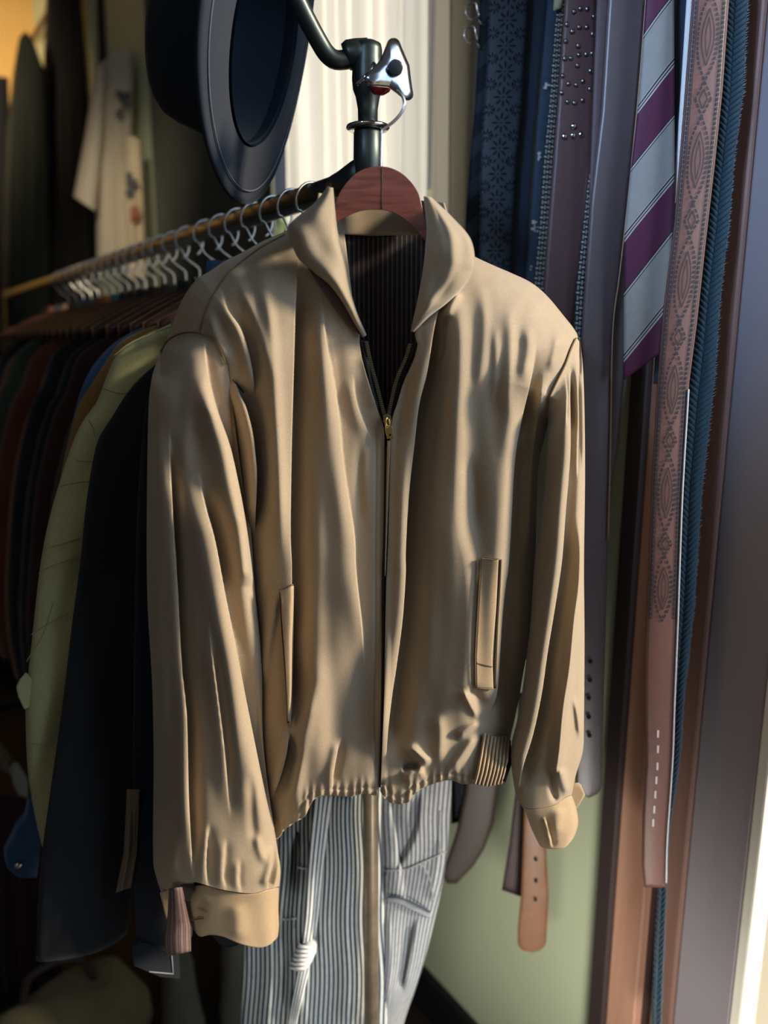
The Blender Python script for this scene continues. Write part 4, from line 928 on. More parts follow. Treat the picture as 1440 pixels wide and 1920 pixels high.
def edge(name, par, P, D, mat, n=80, r=.0009):
    c = smooth_poly(P, n); tube(name, PD(c[:, 0], c[:, 1], D), r, mat, par, 6)
edge('cut_edge', BB, [(1211, 0), (1198, 167), (1186, 292), (1173, 417), (1161, 521), (1149, 625), (1144, 862), (1140, 1012)], .983, m_cut)
for (x, y) in ((1107, 1240), (1106, 1275), (1104, 1309), (1104, 1344), (1105, 1379)):
    a = np.linspace(0, 2*math.pi, 12, endpoint=False); q = PD(x+4.5*np.cos(a), y+4.5*np.sin(a), np.full(12, .979)); mesh_obj('belt_hole', q, [tuple(range(12))], m_hole, BB)
strip('curved_belt', 'belt', 'brown belt end curving to a point behind the broad dark belt', [(1150, YT), (1140, 300), (1130, 625), (1128, 862), (1134, 912)], [(1190, YT), (1178, 542), (1170, 712), (1158, 840), (1146, 912)], 1.0, leather('curved_belt_leather', (.085, .060, .055), .5), .003)
# silver and burgundy tie
ST = ext([(1211, 0), (1198, 187), (1182, 325), (1171, 437), (1170, 560), (1169, 713)]); SR_ = ext([(1264, 0), (1265, 250), (1264, 367), (1258, 479), (1244, 600), (1236, 664)])
bur = (.085, .020, .050); sil = (.27, .265, .245); drk = (.035, .022, .032); wht = (.42, .41, .38)
# stripe sequence measured up the right edge of the tie
tie_t, tat = strip('silver_burgundy_tie', 'tie', 'wide tie with silver and burgundy diagonal stripes and slanted end', ST, SR_, .955, m_navy, .004, rowpx=6, nc=13, bow=.004)
zA = PD(1264, 0, .955)[2]; per = zA-PD(1264, 254, .955)[2]
bands = [(0, sil)]
# fraction runs upwards from the foot of a silver band
tie_t.children[0].data.materials[0] = striped('silver_burgundy_stripe', [(0, sil), (.475, drk), (.488, wht), (.503, drk), (.520, bur), (.905, bur), (.920, wht), (.938, drk), (.955, wht), (.972, drk), (.990, wht)], per, 1, -1.18, .55, .06)
TIEZ = PD(1264, 96, .955)[2]
ul = tie_t.children[0].data.uv_layers[0].data
for l in ul: l.uv = (l.uv[0], l.uv[1]-TIEZ+8*per+1.18*.046)
# navy strap and painted sunlit sliver between tie and tooled belt
strip('navy_strap', 'strap', 'flat navy strap showing between the silver tie and the painted sunlit sliver', ext([(1256, 0), (1256, 300), (1240, 500), (1225, 720)]), ext([(1296, 0), (1280, 250), (1262, 500), (1250, 720)]), .975, m_navy, .003)
strip('sunlit_sliver', 'strap', 'thin white sliver of painted sunlight along the left edge of the tooled belt', ext([(1287, 0), (1271, 250), (1265, 340), (1264, 380)]), ext([(1302, 0), (1284, 250), (1275, 340), (1268, 380)]), .965, plain('sunlit_sliver_white', (.72, .72, .70), .6), .0025)  # sunlit sliver at the belt's edge, painted as a white strip
# tooled belt
TL = ext([(1298, 0), (1282, 208), (1265, 417), (1244, 583), (1234, 708), (1222, 900), (1217, 1050), (1209, 1237), (1209, 1312), (1211, 1425), (1205, 1537), (1204, 1625), (1208, 1664)])
TRr = ext([(1367, 0), (1355, 167), (1340, 312), (1323, 458), (1307, 604), (1292, 720), (1290, 750), (1279, 937), (1271, 1162), (1264, 1312), (1260, 1425), (1250, 1575), (1249, 1640), (1248, 1664)])
TB, tbt = strip('tooled_belt', 'belt', 'tooled brown leather belt patterned with chains of ovals and diamonds', TL, TRr, .925, leather('tooled_leather', (.16, .075, .058), .45, 150, .16), .0035, rowpx=6, tip=None)
V = []; Fc = []
def dash(pts, w, dashlen=None):
    """pts: (u, y) polyline stamped on the belt"""
    c = smooth_poly(pts, max(10, int(abs(pts[-1][1]-pts[0][1])/3.0))); i = 0
    wpx = 66.0
    for i in range(len(c)-1):
        if dashlen and i % dashlen == dashlen-1: continue
        (u0, y0), (u1, y1) = c[i], c[i+1]; dx, dy = (u1-u0)*wpx, y1-y0; l = math.hypot(dx, dy)+1e-9; nx, ny = -dy/l*w, dx/l*w
        k = len(V)
        V.extend([tbt(u0+nx/wpx, y0+ny, .0009), tbt(u1+nx/wpx, y1+ny, .0009), tbt(u1-nx/wpx, y1-ny, .0009), tbt(u0-nx/wpx, y0-ny, .0009)]); Fc.append((k, k+1, k+2, k+3))
# anchor rows: centres of the diamonds
dia = [-50, 185, 412, 632, 826, 1020]; hd = 36
def wid(y): return 1.0
for i, yd in enumerate(dia):
    h = hd*(1-.08*i)
    for sgn in (-1, 1):
        dash([(.5, yd-h), (.5+sgn*.22, yd), (.5, yd+h)][0:2], 1.7, 3); dash([(.5+sgn*.22, yd), (.5, yd+h)], 1.7, 3)
        dash([(.5, yd-h*.55), (.5+sgn*.11, yd)], 1.0); dash([(.5+sgn*.11, yd), (.5, yd+h*.55)], 1.0)
    a = yd+h; b = dia[i+1]-hd*(1-.08*(i+1)) if i+1 < len(dia) else 1165
    m = (a+b)/2
    for sgn in (-1, 1):
        dash([(.5, a), (.5+sgn*.21, a+(m-a)*.45), (.5+sgn*.27, m), (.5+sgn*.21, b-(b-m)*.45), (.5, b)], 1.8, 3)
        dash([(.5, a+(m-a)*.35), (.5+sgn*.13, m-(m-a)*.3), (.5+sgn*.165, m), (.5+sgn*.13, m+(b-m)*.3), (.5, b-(b-m)*.35)], .9)
        dash([(.5, a+(m-a)*.55), (.5+sgn*.07, m), (.5, b-(b-m)*.55)], .7)
for u in (.11, .89):
    dash([(u, y) for y in range(-160, 1210, 60)], 1.8, 3)
for u in (.05, .95, .165, .835):
    dash([(u, y) for y in range(-160, 1210, 60)], .6)
mesh_obj('tooling', V, Fc, m_dark, TB, smooth=False)
for (x, y) in ((1234, 1376), (1234, 1405), (1233, 1437), (1231, 1463), (1229, 1490), (1227, 1518), (1225, 1543)):
    q = PD(np.array([x-1.8, x+1.8, x+1.2, x-2.2]), np.array([y-7, y-7, y+7, y+7.]), np.full(4, .9215)); mesh_obj('belt_slot', q, [(0, 1, 2, 3)], plain('slot_light', (.55, .52, .48), .8), TB, smooth=False)
edge('white_edge', TB, [(1291, 730), (1279, 937), (1271, 1162), (1265, 1312), (1261, 1425), (1251, 1575), (1249, 1655)], .9235, plain('white_edge_paint', (.75, .75, .74), .5), r=.0011)
# braided belt with a frayed edge
BRL = ext([(1355, 0), (1345, 208), (1325, 400), (1300, 620), (1282, 750), (1272, 900), (1266, 1100), (1256, 1300), (1246, 1500), (1234, 1640), (1226, 1780), (1220, 1960)])
BRR = ext([(1402, 0), (1394, 167), (1377, 292), (1367, 417), (1350, 562), (1340, 708), (1335, 750), (1316, 919), (1301, 1144), (1284, 1294), (1275, 1425), (1256, 1556), (1250, 1669), (1246, 1762), (1238, 1960)])
m_braid = cloth('navy_teal_cord', (.016, .042, .060), .9, .3, .3, 200, 500, .5)
BR, brt = strip('braided_belt', 'belt', 'navy teal braided cord belt with frayed edge, last before the door frame', BRL, BRR, .945, m_braid, .004, rowpx=8)
V = []; Fc = []
y = -160.0; i = 0
while y < 1940:
    for sgn in (-1, 1):
        u0 = .5+sgn*.02; u1 = .5+sgn*.47
        k = len(V)
        for q in range(5):
            t = q/4; uu = u0+(u1-u0)*t; yy = y-18*t+(7 if sgn > 0 else 0); lf = .0006+.0045*math.sin(math.pi*t)
            V.extend([brt(uu, yy-5.2, lf*.4), brt(uu, yy, lf+.0012), brt(uu, yy+5.2, lf*.4)])
        for q in range(4):
            b = k+q*3; Fc.extend([(b, b+1, b+4, b+3), (b+1, b+2, b+5, b+4)])
    y += 11.5
mesh_obj('braid_strands', V, Fc, m_braid, BR)
V = []; Fc = []; fr = random.Random(5)
y = -160.0
while y < 1930:
    a = fr.uniform(.2, 1.2); l = fr.uniform(2, 6.5); u = .99; wd_ = 40.
    k = len(V); V.extend([brt(u, y, .001), brt(u, y+2.2, .001), brt(u+l/wd_, y-l*a*.6, .002)]); Fc.append((k, k+1, k+2)); y += fr.uniform(2, 6)
mesh_obj('frayed_fibres', V, Fc, plain('pale_fibre', (.11, .15, .18), .9), BR, smooth=False)
# straps whose ends hang free lower down, in front of the green wall
strip('blue_black_strap', 'strap', 'short blue-black strap end under the right hem of the jacket', [(842, 1300), (846, 1472), (846, 1545)], [(880, 1300), (876, 1480), (870, 1540)], 1.20, plain('blue_black_leather', (.014, .020, .030), .5), .003)
strip('hanging_belt', 'belt', 'dark brown belt tip slanting down against the green wall', [(880, 1300), (872, 1480), (856, 1560), (836, 1620), (829, 1640), (838, 1657)], [(945, 1300), (935, 1480), (926, 1544), (908, 1592), (888, 1624), (856, 1657)], 1.165, leather('dark_brown_leather', (.045, .032, .026), .5), .003)
strip('maroon_strap', 'strap', 'dark maroon strap with square end behind the orange-brown belt tip', [(972, 1300), (967, 1481), (956, 1575), (941, 1669)], [(1010, 1300), (1004, 1481), (992, 1580), (978, 1682)], 1.10, leather('maroon_leather', (.038, .019, .020), .5), .003)
OB_, obt = strip('orange_brown_belt', 'belt', 'orange-brown belt with rounded tip and three holes below the right cuff', [(990, 1300), (982, 1537), (977, 1680), (971, 1740), (970, 1786)], [(1024, 1300), (1024, 1594), (1029, 1684), (1025, 1745), (1023, 1786)], 1.075, leather('orange_brown_leather', (.20, .095, .050), .42, 50, .25), .0035, tip='round', rowpx=4)
for (x, y) in ((1005, 1612), (1005, 1652), (1004, 1687)):
    a = np.linspace(0, 2*math.pi, 12, endpoint=False); q = PD(x+3.2*np.cos(a), y+3.6*np.sin(a), np.full(12, 1.070)); mesh_obj('belt_hole', q, [tuple(range(12))], m_hole, OB_)
# two bright wire clips at the curtain edge
for (x, y), lb in (((884, 22), 'bright metal clip at the top of the striped tie, the upper of two'), ((881, 66), 'bright metal clip on the striped tie, the lower of two')):
    c = PD(x, y, 1.195); w = 9*1.19/F
    t = thing('metal_clip', lb, 'clip', c)
    pts = [(-.8, 1.2), (.7, 1.5), (1.1, .3), (1.4, -.9), (.2, -1.2), (-.9, -.6), (-1.0, .6), (-.8, 1.2)]
    pp = smooth_poly(pts, 40)
    tube('clip_wire', c+np.outer(pp[:, 0]*w, rt)+np.outer(pp[:, 1]*w, zz), .0016, m_chrome, t, 8)
    tube('clip_tongue', [c+rt*w*1.0-zz*w*.8, c+rt*w*1.7-zz*w*1.8, c+rt*w*2.4-zz*w*2.3], .0014, m_chrome, t, 8)
structure(box('trim_6', (.72, .46, 2.02), (.90, 1.06, 2.05), m_dark, bevel=.003))
# ================================================================== the room
XW = .90
def wy(px, py, X=XW): return float(PX(float(px), float(py), X)[1])
m_wall = plain('sage_wall_paint', srgb(196, 204, 170), .8, .04, 3)
m_floor = wood('dark_floor_boards', (.030, .022, .017), (.018, .013, .010), .5, 6, (1, .08, 1))
m_ceil = plain('ceiling_paint', (.35, .33, .30), .9)
m_far = plain('ochre_wall_paint', (.62, .38, .13), .85, .06, 4)
m_base = plain('black_skirting', (.012, .012, .013), .5)
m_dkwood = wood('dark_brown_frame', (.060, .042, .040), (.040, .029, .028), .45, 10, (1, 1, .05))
m_ltwood = wood('reddish_wood_painted_sunlit', (.60, .34, .23), (.40, .20, .13), .5, 16, (1, 1, .05))  # sunlit look of the casing strip put into a lighter wood colour
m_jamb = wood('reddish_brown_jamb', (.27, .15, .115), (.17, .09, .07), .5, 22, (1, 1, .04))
m_stile = plain('hazed_door_paint', (.27, .24, .255), .45, .05, 6, .5)  # base lightened to grey-purple to carry the haze over the stile
m_cream = plain('sunlit_edge_cream', (.80, .74, .62), .5)  # sun on the stile's edge, put into the colour
WIN = (1.08, 2.02, 1.05, 2.35)
yd1 = wy(1159, 1050, .886); yd0 = wy(1131, 1912, .89); yd2 = wy(1189, 1912, .896); yd3 = wy(1216, 1912, .9); yw1 = wy(1258, 1912, .9); yw2 = wy(1367, 1912, .905)
structure(box('floor', (-2.6, -2.6, -.05), (XW+.1, 4.4, 0), m_floor))
structure(box('ceiling', (-2.6, -.4, 3.3), (XW+.1, 4.4, 3.36), m_ceil))
structure(box('wall_far', (-2.6, 4.3, 0), (XW+.1, 4.4, 3.3), m_far))
# right wall with its window opening, as one mesh
def wall_right():
    V = []; Fc = []
    def bx(y0, y1, z0, z1):
        k = len(V)
        for x in (XW, XW+.1):
            V.extend([(x, y0, z0), (x, y1, z0), (x, y1, z1), (x, y0, z1)])
        for f in ((0, 3, 2, 1), (4, 5, 6, 7), (0, 1, 5, 4), (1, 2, 6, 5), (2, 3, 7, 6), (3, 0, 4, 7)): Fc.append([k+i for i in f])
    bx(yd1, WIN[0], 0, 3.3); bx(WIN[1], 4.4, 0, 3.3); bx(WIN[0], WIN[1], 0, WIN[2]); bx(WIN[0], WIN[1], WIN[3], 3.3)
    return mesh_obj('wall_right', V, Fc, m_wall, smooth=False)
structure(wall_right())
structure(box('baseboard_right', (XW-.018, yd1, 0), (XW, 4.3, .10), m_base, bevel=.003))
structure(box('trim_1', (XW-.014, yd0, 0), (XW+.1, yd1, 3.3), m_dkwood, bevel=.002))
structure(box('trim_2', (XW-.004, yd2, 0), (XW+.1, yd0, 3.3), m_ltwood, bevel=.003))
structure(box('trim_3', (XW+.012, yd3, 0), (XW+.1, yd2, 3.3), m_dkwood, bevel=.002))  # dark wood stands in for the shadow in this recess
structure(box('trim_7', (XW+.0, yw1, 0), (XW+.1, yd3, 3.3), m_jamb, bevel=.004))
D = thing('door_1', None, None, (XW+.02, yw1, 0)); structure(D)
box('door_stile', (XW+.005, yw2, 0), (XW+.045, yw1, 2.15), m_stile, D, .003)
box('door_edge', (XW+.004, yw2-.016, 0), (XW+.046, yw2, 2.15), m_cream, D, .003)
gm, gt, gb = newmat('door_glass'); gb.inputs['Base Color'].default_value = (1, 1, 1, 1)
tr = N(gt, 'ShaderNodeBsdfTransparent'); gl = N(gt, 'ShaderNodeBsdfGlossy'); gl.inputs['Roughness'].default_value = .02
mxs = N(gt, 'ShaderNodeMixShader'); mxs.inputs[0].default_value = .06; gt.links.new(tr.outputs[0], mxs.inputs[1]); gt.links.new(gl.outputs[0], mxs.inputs[2])
gt.links.new(mxs.outputs[0], gt.nodes['Material Output'].inputs[0])
box('door_glass', (XW+.022, -.55, .02), (XW+.027, yw2-.016, 2.15), gm, D)
box('door_stile', (XW+.005, -.65, 0), (XW+.045, -.55, 2.15), m_stile, D, .003)
# window: frame, glass
Wd = thing('window_1', None, None, (XW+.05, (WIN[0]+WIN[1])/2, WIN[2])); structure(Wd)
m_wf = plain('window_frame_paint', (.6, .6, .57), .5)
for nm, lo_, hi_ in (('window_frame', (XW+.03, WIN[0], WIN[2]), (XW+.07, WIN[0]+.05, WIN[3])), ('window_frame', (XW+.03, WIN[1]-.05, WIN[2]), (XW+.07, WIN[1], WIN[3])), ('window_frame', (XW+.03, WIN[0], WIN[2]), (XW+.07, WIN[1], WIN[2]+.05)), ('window_frame', (XW+.03, WIN[0], WIN[3]-.05), (XW+.07, WIN[1], WIN[3]))):
    box(nm, lo_, hi_, m_wf, Wd, .002)
box('window_glass', (XW+.048, WIN[0]+.05, WIN[2]+.05), (XW+.052, WIN[1]-.05, WIN[3]-.05), gm, Wd)
# outside
m_out = plain('pale_paving', (.72, .66, .54), .9, .12, 5)
structure(box('ground_outside', (XW+.1, -4, -.12), (9, 9, -.06), m_out))
structure(box('wall_outside', (4.2, -4, -.06), (4.4, 2.6, .75), plain('blue_grey_wall', (.50, .56, .62), .9)))
structure(box('trim_4', (2.6, -4, -.06), (2.85, 2.6, .03), plain('kerb_stone', (.78, .76, .72), .9)))
hb_ = []; hf_ = []; hr = random.Random(2)
for i in range(1500):
    c = np.array([hr.uniform(2.0, 2.6), hr.uniform(2.3, 5.2), hr.uniform(-.05, 2.2)]); s = hr.uniform(.03, .07)
    a = np.array([hr.gauss(0, 1) for _ in range(3)]); a /= np.linalg.norm(a); b = np.cross(a, [hr.gauss(0, 1) for _ in range(3)]); b /= np.linalg.norm(b)
    k = len(hb_); hb_ += [c-a*s, c+b*s*.5, c+a*s, c-b*s*.5]; hf_.append((k, k+1, k+2, k+3))
hg = mesh_obj('hedge', hb_, hf_, plain('hedge_leaf', (.30, .42, .12), .7, .3, 8), smooth=False); tag(hg, 'bright green hedge outside, glimpsed through the window past the rail hooks', 'hedge')

# ---- curtains
def curtain(name, label, y0, y1, z0, z1, x, mat, n=8, amp=.02, seedv=0, group=None):
    rr = random.Random(seedv); s = np.linspace(0, 1, n*14); zt_ = np.linspace(z1, z0, 30)
    ph = np.cumsum([0]+[rr.uniform(.7, 1.3) for _ in range(len(s)-1)]); ph = ph/ph[-1]*n*2*math.pi
    P = np.array([[(x+amp*math.sin(ph[j])*(.6+.4*(1-i/29))+.006*math.sin(ph[j]*.37+i*.1), y0+(y1-y0)*s[j]+.004*math.sin(i*.2+j), z) for j in range(len(s))] for i, z in enumerate(zt_)])
    o = grid_obj(name, P, mat, None); tag(o, label, 'curtain'); return o
def sheer(name, c, tl):
    m, nt, b = newmat(name); nz, _ = mottled(nt, b, c, .05, 30); b.inputs['Roughness'].default_value = .9
    t = N(nt, 'ShaderNodeBsdfTranslucent'); t.inputs[0].default_value = c4(c)
    mx = N(nt, 'ShaderNodeMixShader'); mx.inputs[0].default_value = tl
    nt.links.new(b.outputs[0], mx.inputs[1]); nt.links.new(t.outputs[0], mx.inputs[2]); nt.links.new(mx.outputs[0], nt.nodes['Material Output'].inputs[0]); return m
curtain('sheer_curtain', 'white sheer curtain glowing in the window behind the clamp knob', wy(792, 200, .86), wy(535, 200, .86), 1.0, 2.85, .865, sheer('white_sheer', (.80, .78, .73), .6), 9, .012, 1)
curtain('beige_curtain', 'beige curtain gathered at the right side of the window, beside the ties', wy(915, 200, .87), wy(796, 200, .87), 1.0, 2.85, .884, sheer('beige_linen', (.50, .46, .38), .38), 3, .010, 2)
curtain('dark_curtain', 'dark olive-grey curtain hanging behind the hat', wy(490, 200, .86), wy(270, 200, .86), .06, 2.85, .878, cloth('dark_olive_drape', (.075, .075, .058), .9, .1, .2, 10, 300, .1), 9, .012, 3)
structure(tube('trim_5', [(.865, .99, 2.84), (.865, 4.2, 2.84)], .012, m_pipe))

# ---- what hangs against the far end
def flat(name, cat, label, top, bot, L, Rr, D, mat, A=.05, fl=6, group=None, part='cloth'):
    G = coons(top, bot, L, Rr, 60, 50); X, Y = G[..., 0], G[..., 1]; s = np.linspace(0, 1, 50)[None, :]
    pr = np.sqrt(np.maximum(0, 1-np.abs(2*s-1)**3)); t = np.linspace(0, 1, 60)[:, None]
    ph_ = len(label)*.7; wv = .005*(np.sin(s*fl*6.28+2*t+ph_)+.7*np.sin(s*fl*2.3*6.28-1.3*t+2*ph_))*sstep(.1, .5, t)*pr
    Pf = PD(X, Y, D-A*pr-wv); Pb = PD(X, Y, D+A*.6*pr+0*wv)
    t_ = thing(name, label, cat, PD(np.mean([b[0] for b in bot]), np.mean([b[1] for b in bot]), D), group)
    grid_obj(part, np.concatenate([Pf, Pb[:, ::-1][:, 1:-1]], 1), mat, t_, closed=True); return t_
m_ivory = cloth('ivory_cotton', (.58, .50, .37), .9, .1, .06, 6, 400, .1)
m_ivory2 = cloth('cream_cotton', (.60, .49, .32), .9, .1, .06, 6, 400, .1)
ts = flat('t_shirt', 't-shirt', 'ivory t-shirt with dark print hanging at the far end, its sleeve pointing left', [(176, 130), (214, 96), (240, 92), (254, 130)], [(182, 500), (262, 500)], [(176, 130), (180, 300), (182, 500)], [(254, 130), (250, 300), (262, 500)], 2.85, m_ivory, .06, 3, part='shirt_body')
flat_s = coons([(178, 128), (200, 112)], [(138, 368), (182, 398)], [(178, 128), (160, 250), (138, 368)], [(200, 112), (196, 260), (182, 398)], 30, 16); pr = np.sqrt(np.maximum(0, 1-(2*np.linspace(0, 1, 16)-1)**2))[None, :]
grid_obj('sleeve', np.concatenate([PD(flat_s[..., 0], flat_s[..., 1], 2.8-.05*pr), PD(flat_s[..., 0], flat_s[..., 1], 2.8+.05*pr)[:, ::-1][:, 1:-1]], 1), m_ivory, ts, closed=True)
m_print = plain('faded_black_print', (.085, .085, .08), .9); m_printr = plain('faded_red_print', (.30, .12, .075), .9)
def blob(name, cx, cy, pts, D, mat, par):
    q = PD(np.array([cx+p[0] for p in pts], float), np.array([cy+p[1] for p in pts], float), np.full(len(pts), D)); mesh_obj(name, q, [tuple(range(len(pts)))], mat, par, smooth=False)
for cx, cy, w, h in ((222, 176, 5, 9), (230, 184, 5, 14), (240, 180, 6, 10), (238, 196, 9, 5), (222, 214, 6, 8), (228, 206, 4, 5)):
    blob('print', cx, cy, [(-w, -h*.6), (0, -h), (w, -h*.4), (w*.7, h), (-w*.6, h*.8)], 2.765, m_print, ts)
t2 = flat('cream_shirt', 'shirt', 'cream shirt with dark and red print in front of the ivory t-shirt', [(236, 262), (248, 254), (266, 268)], [(238, 520), (278, 520)], [(236, 262), (236, 400), (238, 520)], [(266, 268), (272, 380), (278, 520)], 2.68, m_ivory2, .03, 2)
for cx, cy, w, h, m_ in ((240, 345, 12, 12, m_print), (236, 362, 10, 7, m_print), (234, 330, 6, 9, m_print), (246, 400, 10, 16, m_printr), (244, 412, 8, 8, m_printr)):
    blob('print', cx+8, cy, [(-w, -h*.5), (-w*.3, -h), (w*.8, -h*.6), (w, h*.4), (0, h), (-w*.8, h*.6)], 2.64, m_, t2)
mk = lambda n, c: cloth(n, c, .95, .1, .5, 9, 300, .1)
flat('long_dark_coat', 'coat', 'long dark brown-grey coat hanging at the far wall left of the ivory t-shirt', [(88, -40), (120, -60), (150, -40)], [(70, 640), (175, 640)], [(88, -40), (78, 200), (70, 640)], [(150, -40), (158, 250), (175, 640)], 3.3, mk('brown_grey_coat', (.014, .012, .011)), .07, 4)
flat('navy_coat', 'coat', 'navy coat squeezed between the long dark coat and the ivory t-shirt', [(140, -40), (158, -40)], [(150, 640), (190, 640)], [(140, -40), (146, 300), (150, 640)], [(158, -40), (174, 200), (190, 640)], 3.4, mk('navy_coat_cloth', (.010, .014, .024)), .05, 3)
flat('patterned_coat', 'coat', 'mottled dark green patterned coat at the far left edge below the ochre wall', [(24, 140), (36, 70), (48, 58), (62, 74), (86, 140)], [(0, 660), (90, 660)], [(24, 140), (12, 260), (0, 660)], [(86, 140), (92, 300), (90, 660)], 3.2, mk('mottled_green', (.014, .017, .013)), .07, 4)
flat('black_dress', 'dress', 'black dress at the left edge of the photo beside the mottled coat', [(-60, 160), (-20, 140), (16, 146)], [(-60, 1250), (60, 1250)], [(-60, 160), (-60, 1250)], [(16, 146), (24, 400), (60, 1250)], 3.35, mk('black_dress_cloth', (.006, .007, .008)), .07, 4)
flat('brown_scarf', 'scarf', 'dark brown scarf hanging above the shoulder of the ivory t-shirt', [(178, -60), (208, -60)], [(186, 122), (210, 104)], [(178, -60), (184, 122)], [(208, -60), (210, 104)], 3.12, mk('brown_scarf_cloth', (.050, .030, .026)), .02, 2)
flat('orange_scarf', 'scarf', 'orange and ivory scarf beside the dark curtain above the t-shirt', [(214, -60), (262, -60)], [(222, 100), (250, 96)], [(214, -60), (220, 40), (222, 100)], [(262, -60), (256, 30), (250, 96)], 3.14, cloth('peach_scarf_cloth', (.50, .34, .20), .9, .1, .35, 5, 300, .1), .03, 3)
flat('dark_green_shirt', 'shirt', 'dark green shirt between the ivory t-shirt and the dark curtain', [(248, 30), (268, 20)], [(266, 560), (300, 560)], [(248, 30), (256, 250), (266, 560)], [(268, 20), (286, 200), (300, 560)], 3.2, mk('dark_green_cloth', (.022, .022, .017)), .03, 2)
# clothes and bags low at the left
kc_ = flat('khaki_shirt', 'shirt', 'khaki shirt sleeve with pale grey cuff at the lower left edge', [(-60, 1330), (0, 1390)], [(-10, 1440), (36, 1480)], [(-60, 1330), (-40, 1390), (-10, 1440)], [(0, 1390), (20, 1420), (52, 1462)], 1.45, cloth('khaki_cotton', (.14, .12, .07), .9, .1, .2, 30, 400, .2), .02, 2, part='sleeve')
G = coons([(18, 1438), (30, 1428)], [(36, 1490), (52, 1494)], [(18, 1438), (26, 1470), (36, 1490)], [(30, 1428), (52, 1462), (52, 1494)], 12, 10)
grid_obj('cuff', PD(G[..., 0], G[..., 1], 1.425), cloth('grey_cuff_cloth', (.22, .22, .20), .9), kc_, solid=.004)
flat('maroon_skirt', 'skirt', 'dark maroon skirt hanging low at the left below the denim cuff', [(-60, 1480), (70, 1500)], [(-60, 1900), (130, 1900)], [(-60, 1480), (-60, 1900)], [(70, 1500), (100, 1700), (130, 1900)], 1.55, mk('maroon_cloth', (.026, .008, .010)), .05, 5)
flat('tan_scarf', 'scarf', 'tan cloth corner showing between the two black coats', [(238, 1480), (262, 1480)], [(217, 1674), (246, 1664)], [(238, 1480), (232, 1600), (217, 1674)], [(262, 1480), (256, 1600), (246, 1664)], rail_y(585.)*math.cos(AZ)+.10, cloth('tan_scarf_cloth', (.17, .115, .07), .9), .003, 1)
def floor_pt(px, py, z=0.0): return PZ(float(px), float(py), z)
def shoe(label, c, rot, mat, sole):
    t = thing('ankle_boot', label, 'boot', c); rows = []
    cr, sr_ = math.cos(rot), math.sin(rot)
    for (x, w, h) in ((-.095, .018, .05), (-.09, .030, .13), (-.05, .036, .145), (-.02, .037, .12), (.02, .039, .085), (.07, .044, .062), (.115, .042, .05), (.145, .028, .038), (.156, .006, .02)):
        ring_ = []
        for a in np.linspace(0, 2*math.pi, 16, endpoint=False):
            y = w*math.cos(a); z = .022+max(0, math.sin(a))*(h-.022) if math.sin(a) > 0 else .022
            ring_.append((c[0]+x*cr-y*sr_, c[1]+x*sr_+y*cr, c[2]+z))
        rows.append(ring_)
    grid_obj('upper', np.array(rows), mat, t, closed=True, caps=True)
    ol = [(-.10, .02), (-.08, .036), (0, .040), (.07, .048), (.12, .045), (.155, .025), (.165, 0)]
    ol = ol+[(x, -y) for x, y in ol[::-1][1:]]
    prism('sole', [(c[0]+x*cr-y*sr_, c[1]+x*sr_+y*cr, c[2]+.001) for x, y in ol], (0, 0, .024), sole, t, .003)
    return t
m_suede = cloth('grey_beige_suede', (.13, .12, .09), .95, .2, .2, 40, 300, .2); m_sole = plain('dark_sole', (.03, .027, .022), .8)
c1 = floor_pt(340, 1890); c2 = floor_pt(425, 1905)
shoe('grey-beige suede ankle boot on the floor left of the striped trousers', c1, math.radians(255), m_suede, m_sole)
shoe('second grey-beige suede ankle boot nearest the striped trousers', c2+np.array([.05, .05, 0]), math.radians(250), m_suede, m_sole)
cb = floor_pt(190, 1960)
bt = thing('canvas_bag', 'khaki canvas bag slumped on the floor at the bottom left', 'bag', cb)
rows = []
for z, rx, ry in ((.0, .15, .09), (.03, .165, .10), (.09, .16, .095), (.14, .14, .075), (.17, .12, .045), (.175, .10, .02)):
    rows.append([(cb[0]-.06+rx*math.cos(a)*(1+.05*math.sin(3*a+z*30)), cb[1]+ry*math.sin(a)*(1+.08*math.sin(5*a)), cb[2]+z+.012*math.sin(2*a)) for a in np.linspace(0, 2*math.pi, 40, endpoint=False)])
grid_obj('bag_body', np.array(rows), cloth('khaki_canvas', (.20, .165, .085), .95, .1, .2, 30, 400, .3), bt, closed=True, caps=True)
tube('bag_handle', smooth_poly([(cb[0]-.14, cb[1], cb[2]+.165), (cb[0]-.12, cb[1]-.02, cb[2]+.25), (cb[0]-.04, cb[1]-.03, cb[2]+.26), (cb[0]+.0, cb[1], cb[2]+.165)], 24), .008, m_dkwood, bt, 8)

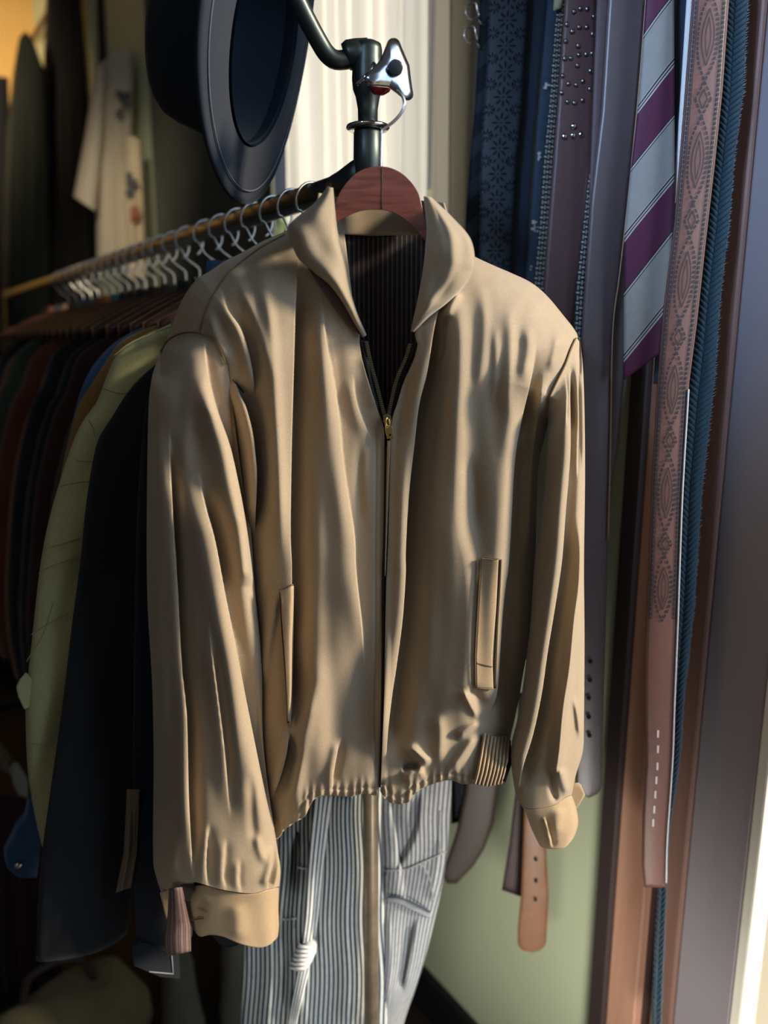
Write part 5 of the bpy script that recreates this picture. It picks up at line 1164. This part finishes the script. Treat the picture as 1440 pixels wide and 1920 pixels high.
# ================================================================== light
def area(name, loc, target, size, power, c, sy=None):
    l = bpy.data.lights.new(name, 'AREA'); l.energy = power; l.color = c; l.size = size
    if sy: l.shape = 'RECTANGLE'; l.size_y = sy
    o = bpy.data.objects.new(name, l); col.objects.link(o); o.location = loc
    o.rotation_euler = (Vector(target)-Vector(loc)).to_track_quat('-Z', 'Y').to_euler(); return o
sun = bpy.data.lights.new('sun', 'SUN'); sun.energy = 7.5; sun.angle = math.radians(9); sun.color = (1, .84, .64)
so = bpy.data.objects.new('sun', sun); col.objects.link(so)
SA = math.radians(76); SE = math.radians(22)
Ls = (-fh*math.cos(SA)+rt*math.sin(SA))*math.cos(SE)+zz*math.sin(SE)
so.rotation_euler = Vector(-Ls).to_track_quat('-Z', 'Y').to_euler()
area('doorway_sky', (1.15, -.55, 1.9), (.6, .75, 1.3), 1.1, 26, (.55, .74, 1.0), 1.6)
area('window_sky', (1.5, 1.62, 1.8), (.9, 1.62, 1.7), 1.0, 13, (1.0, .97, .90), 1.3)
area('interior_fill', (-.9, -.7, 2.3), (.5, 1.0, 1.2), 1.0, 2.2, (1, .92, .8))  # unseen weak fill added behind the camera to lift the interior

def spot(name, loc, target, power, c, ang, rad=.15):
    l = bpy.data.lights.new(name, 'SPOT'); l.energy = power; l.color = c; l.spot_size = math.radians(ang); l.spot_blend = 1; l.shadow_soft_size = rad
    o = bpy.data.objects.new(name, l); col.objects.link(o); o.location = loc; o.rotation_euler = (Vector(target)-Vector(loc)).to_track_quat('-Z', 'Y').to_euler()
spot('belt_fill', (-.75, .12, 2.3), (.86, .56, 1.75), 130, (.44, .64, 1.0), 27)  # unseen blue spot added to tint belts and door stile
spot('far_wall_fill', (-.4, 2.3, 2.5), (.42, 4.2, 2.4), 300, (1, .80, .52), 56)  # spot added out of view to brighten the ochre wall
spot('shirt_fill', (.05, 1.5, 2.6), (.74, 2.72, 1.85), 60, (1, .86, .64), 30)  # extra spot, added only to brighten the far shirts
spot('wall_fill', (.50, .10, .42), (.90, .98, .55), 26, (1, .97, .88), 80)  # direct spot added to brighten the green wall and door trim
spot('low_fill', (-.25, .15, .75), (.80, .98, .50), 14, (1, .97, .88), 44)  # low fill spot added for the wall foot and trousers
w = bpy.data.worlds.new('world'); bpy.context.scene.world = w; w.use_nodes = True
w.node_tree.nodes['Background'].inputs[0].default_value = (.50, .60, .75, 1); w.node_tree.nodes['Background'].inputs[1].default_value = .12
sc = bpy.context.scene
sc.view_settings.view_transform = 'Standard'; sc.view_settings.look = 'None'; sc.view_settings.exposure = 0.0
sc.cycles.use_denoising = True; sc.cycles.max_bounces = 6; sc.cycles.transparent_max_bounces = 12; sc.cycles.caustics_reflective = False; sc.cycles.caustics_refractive = False
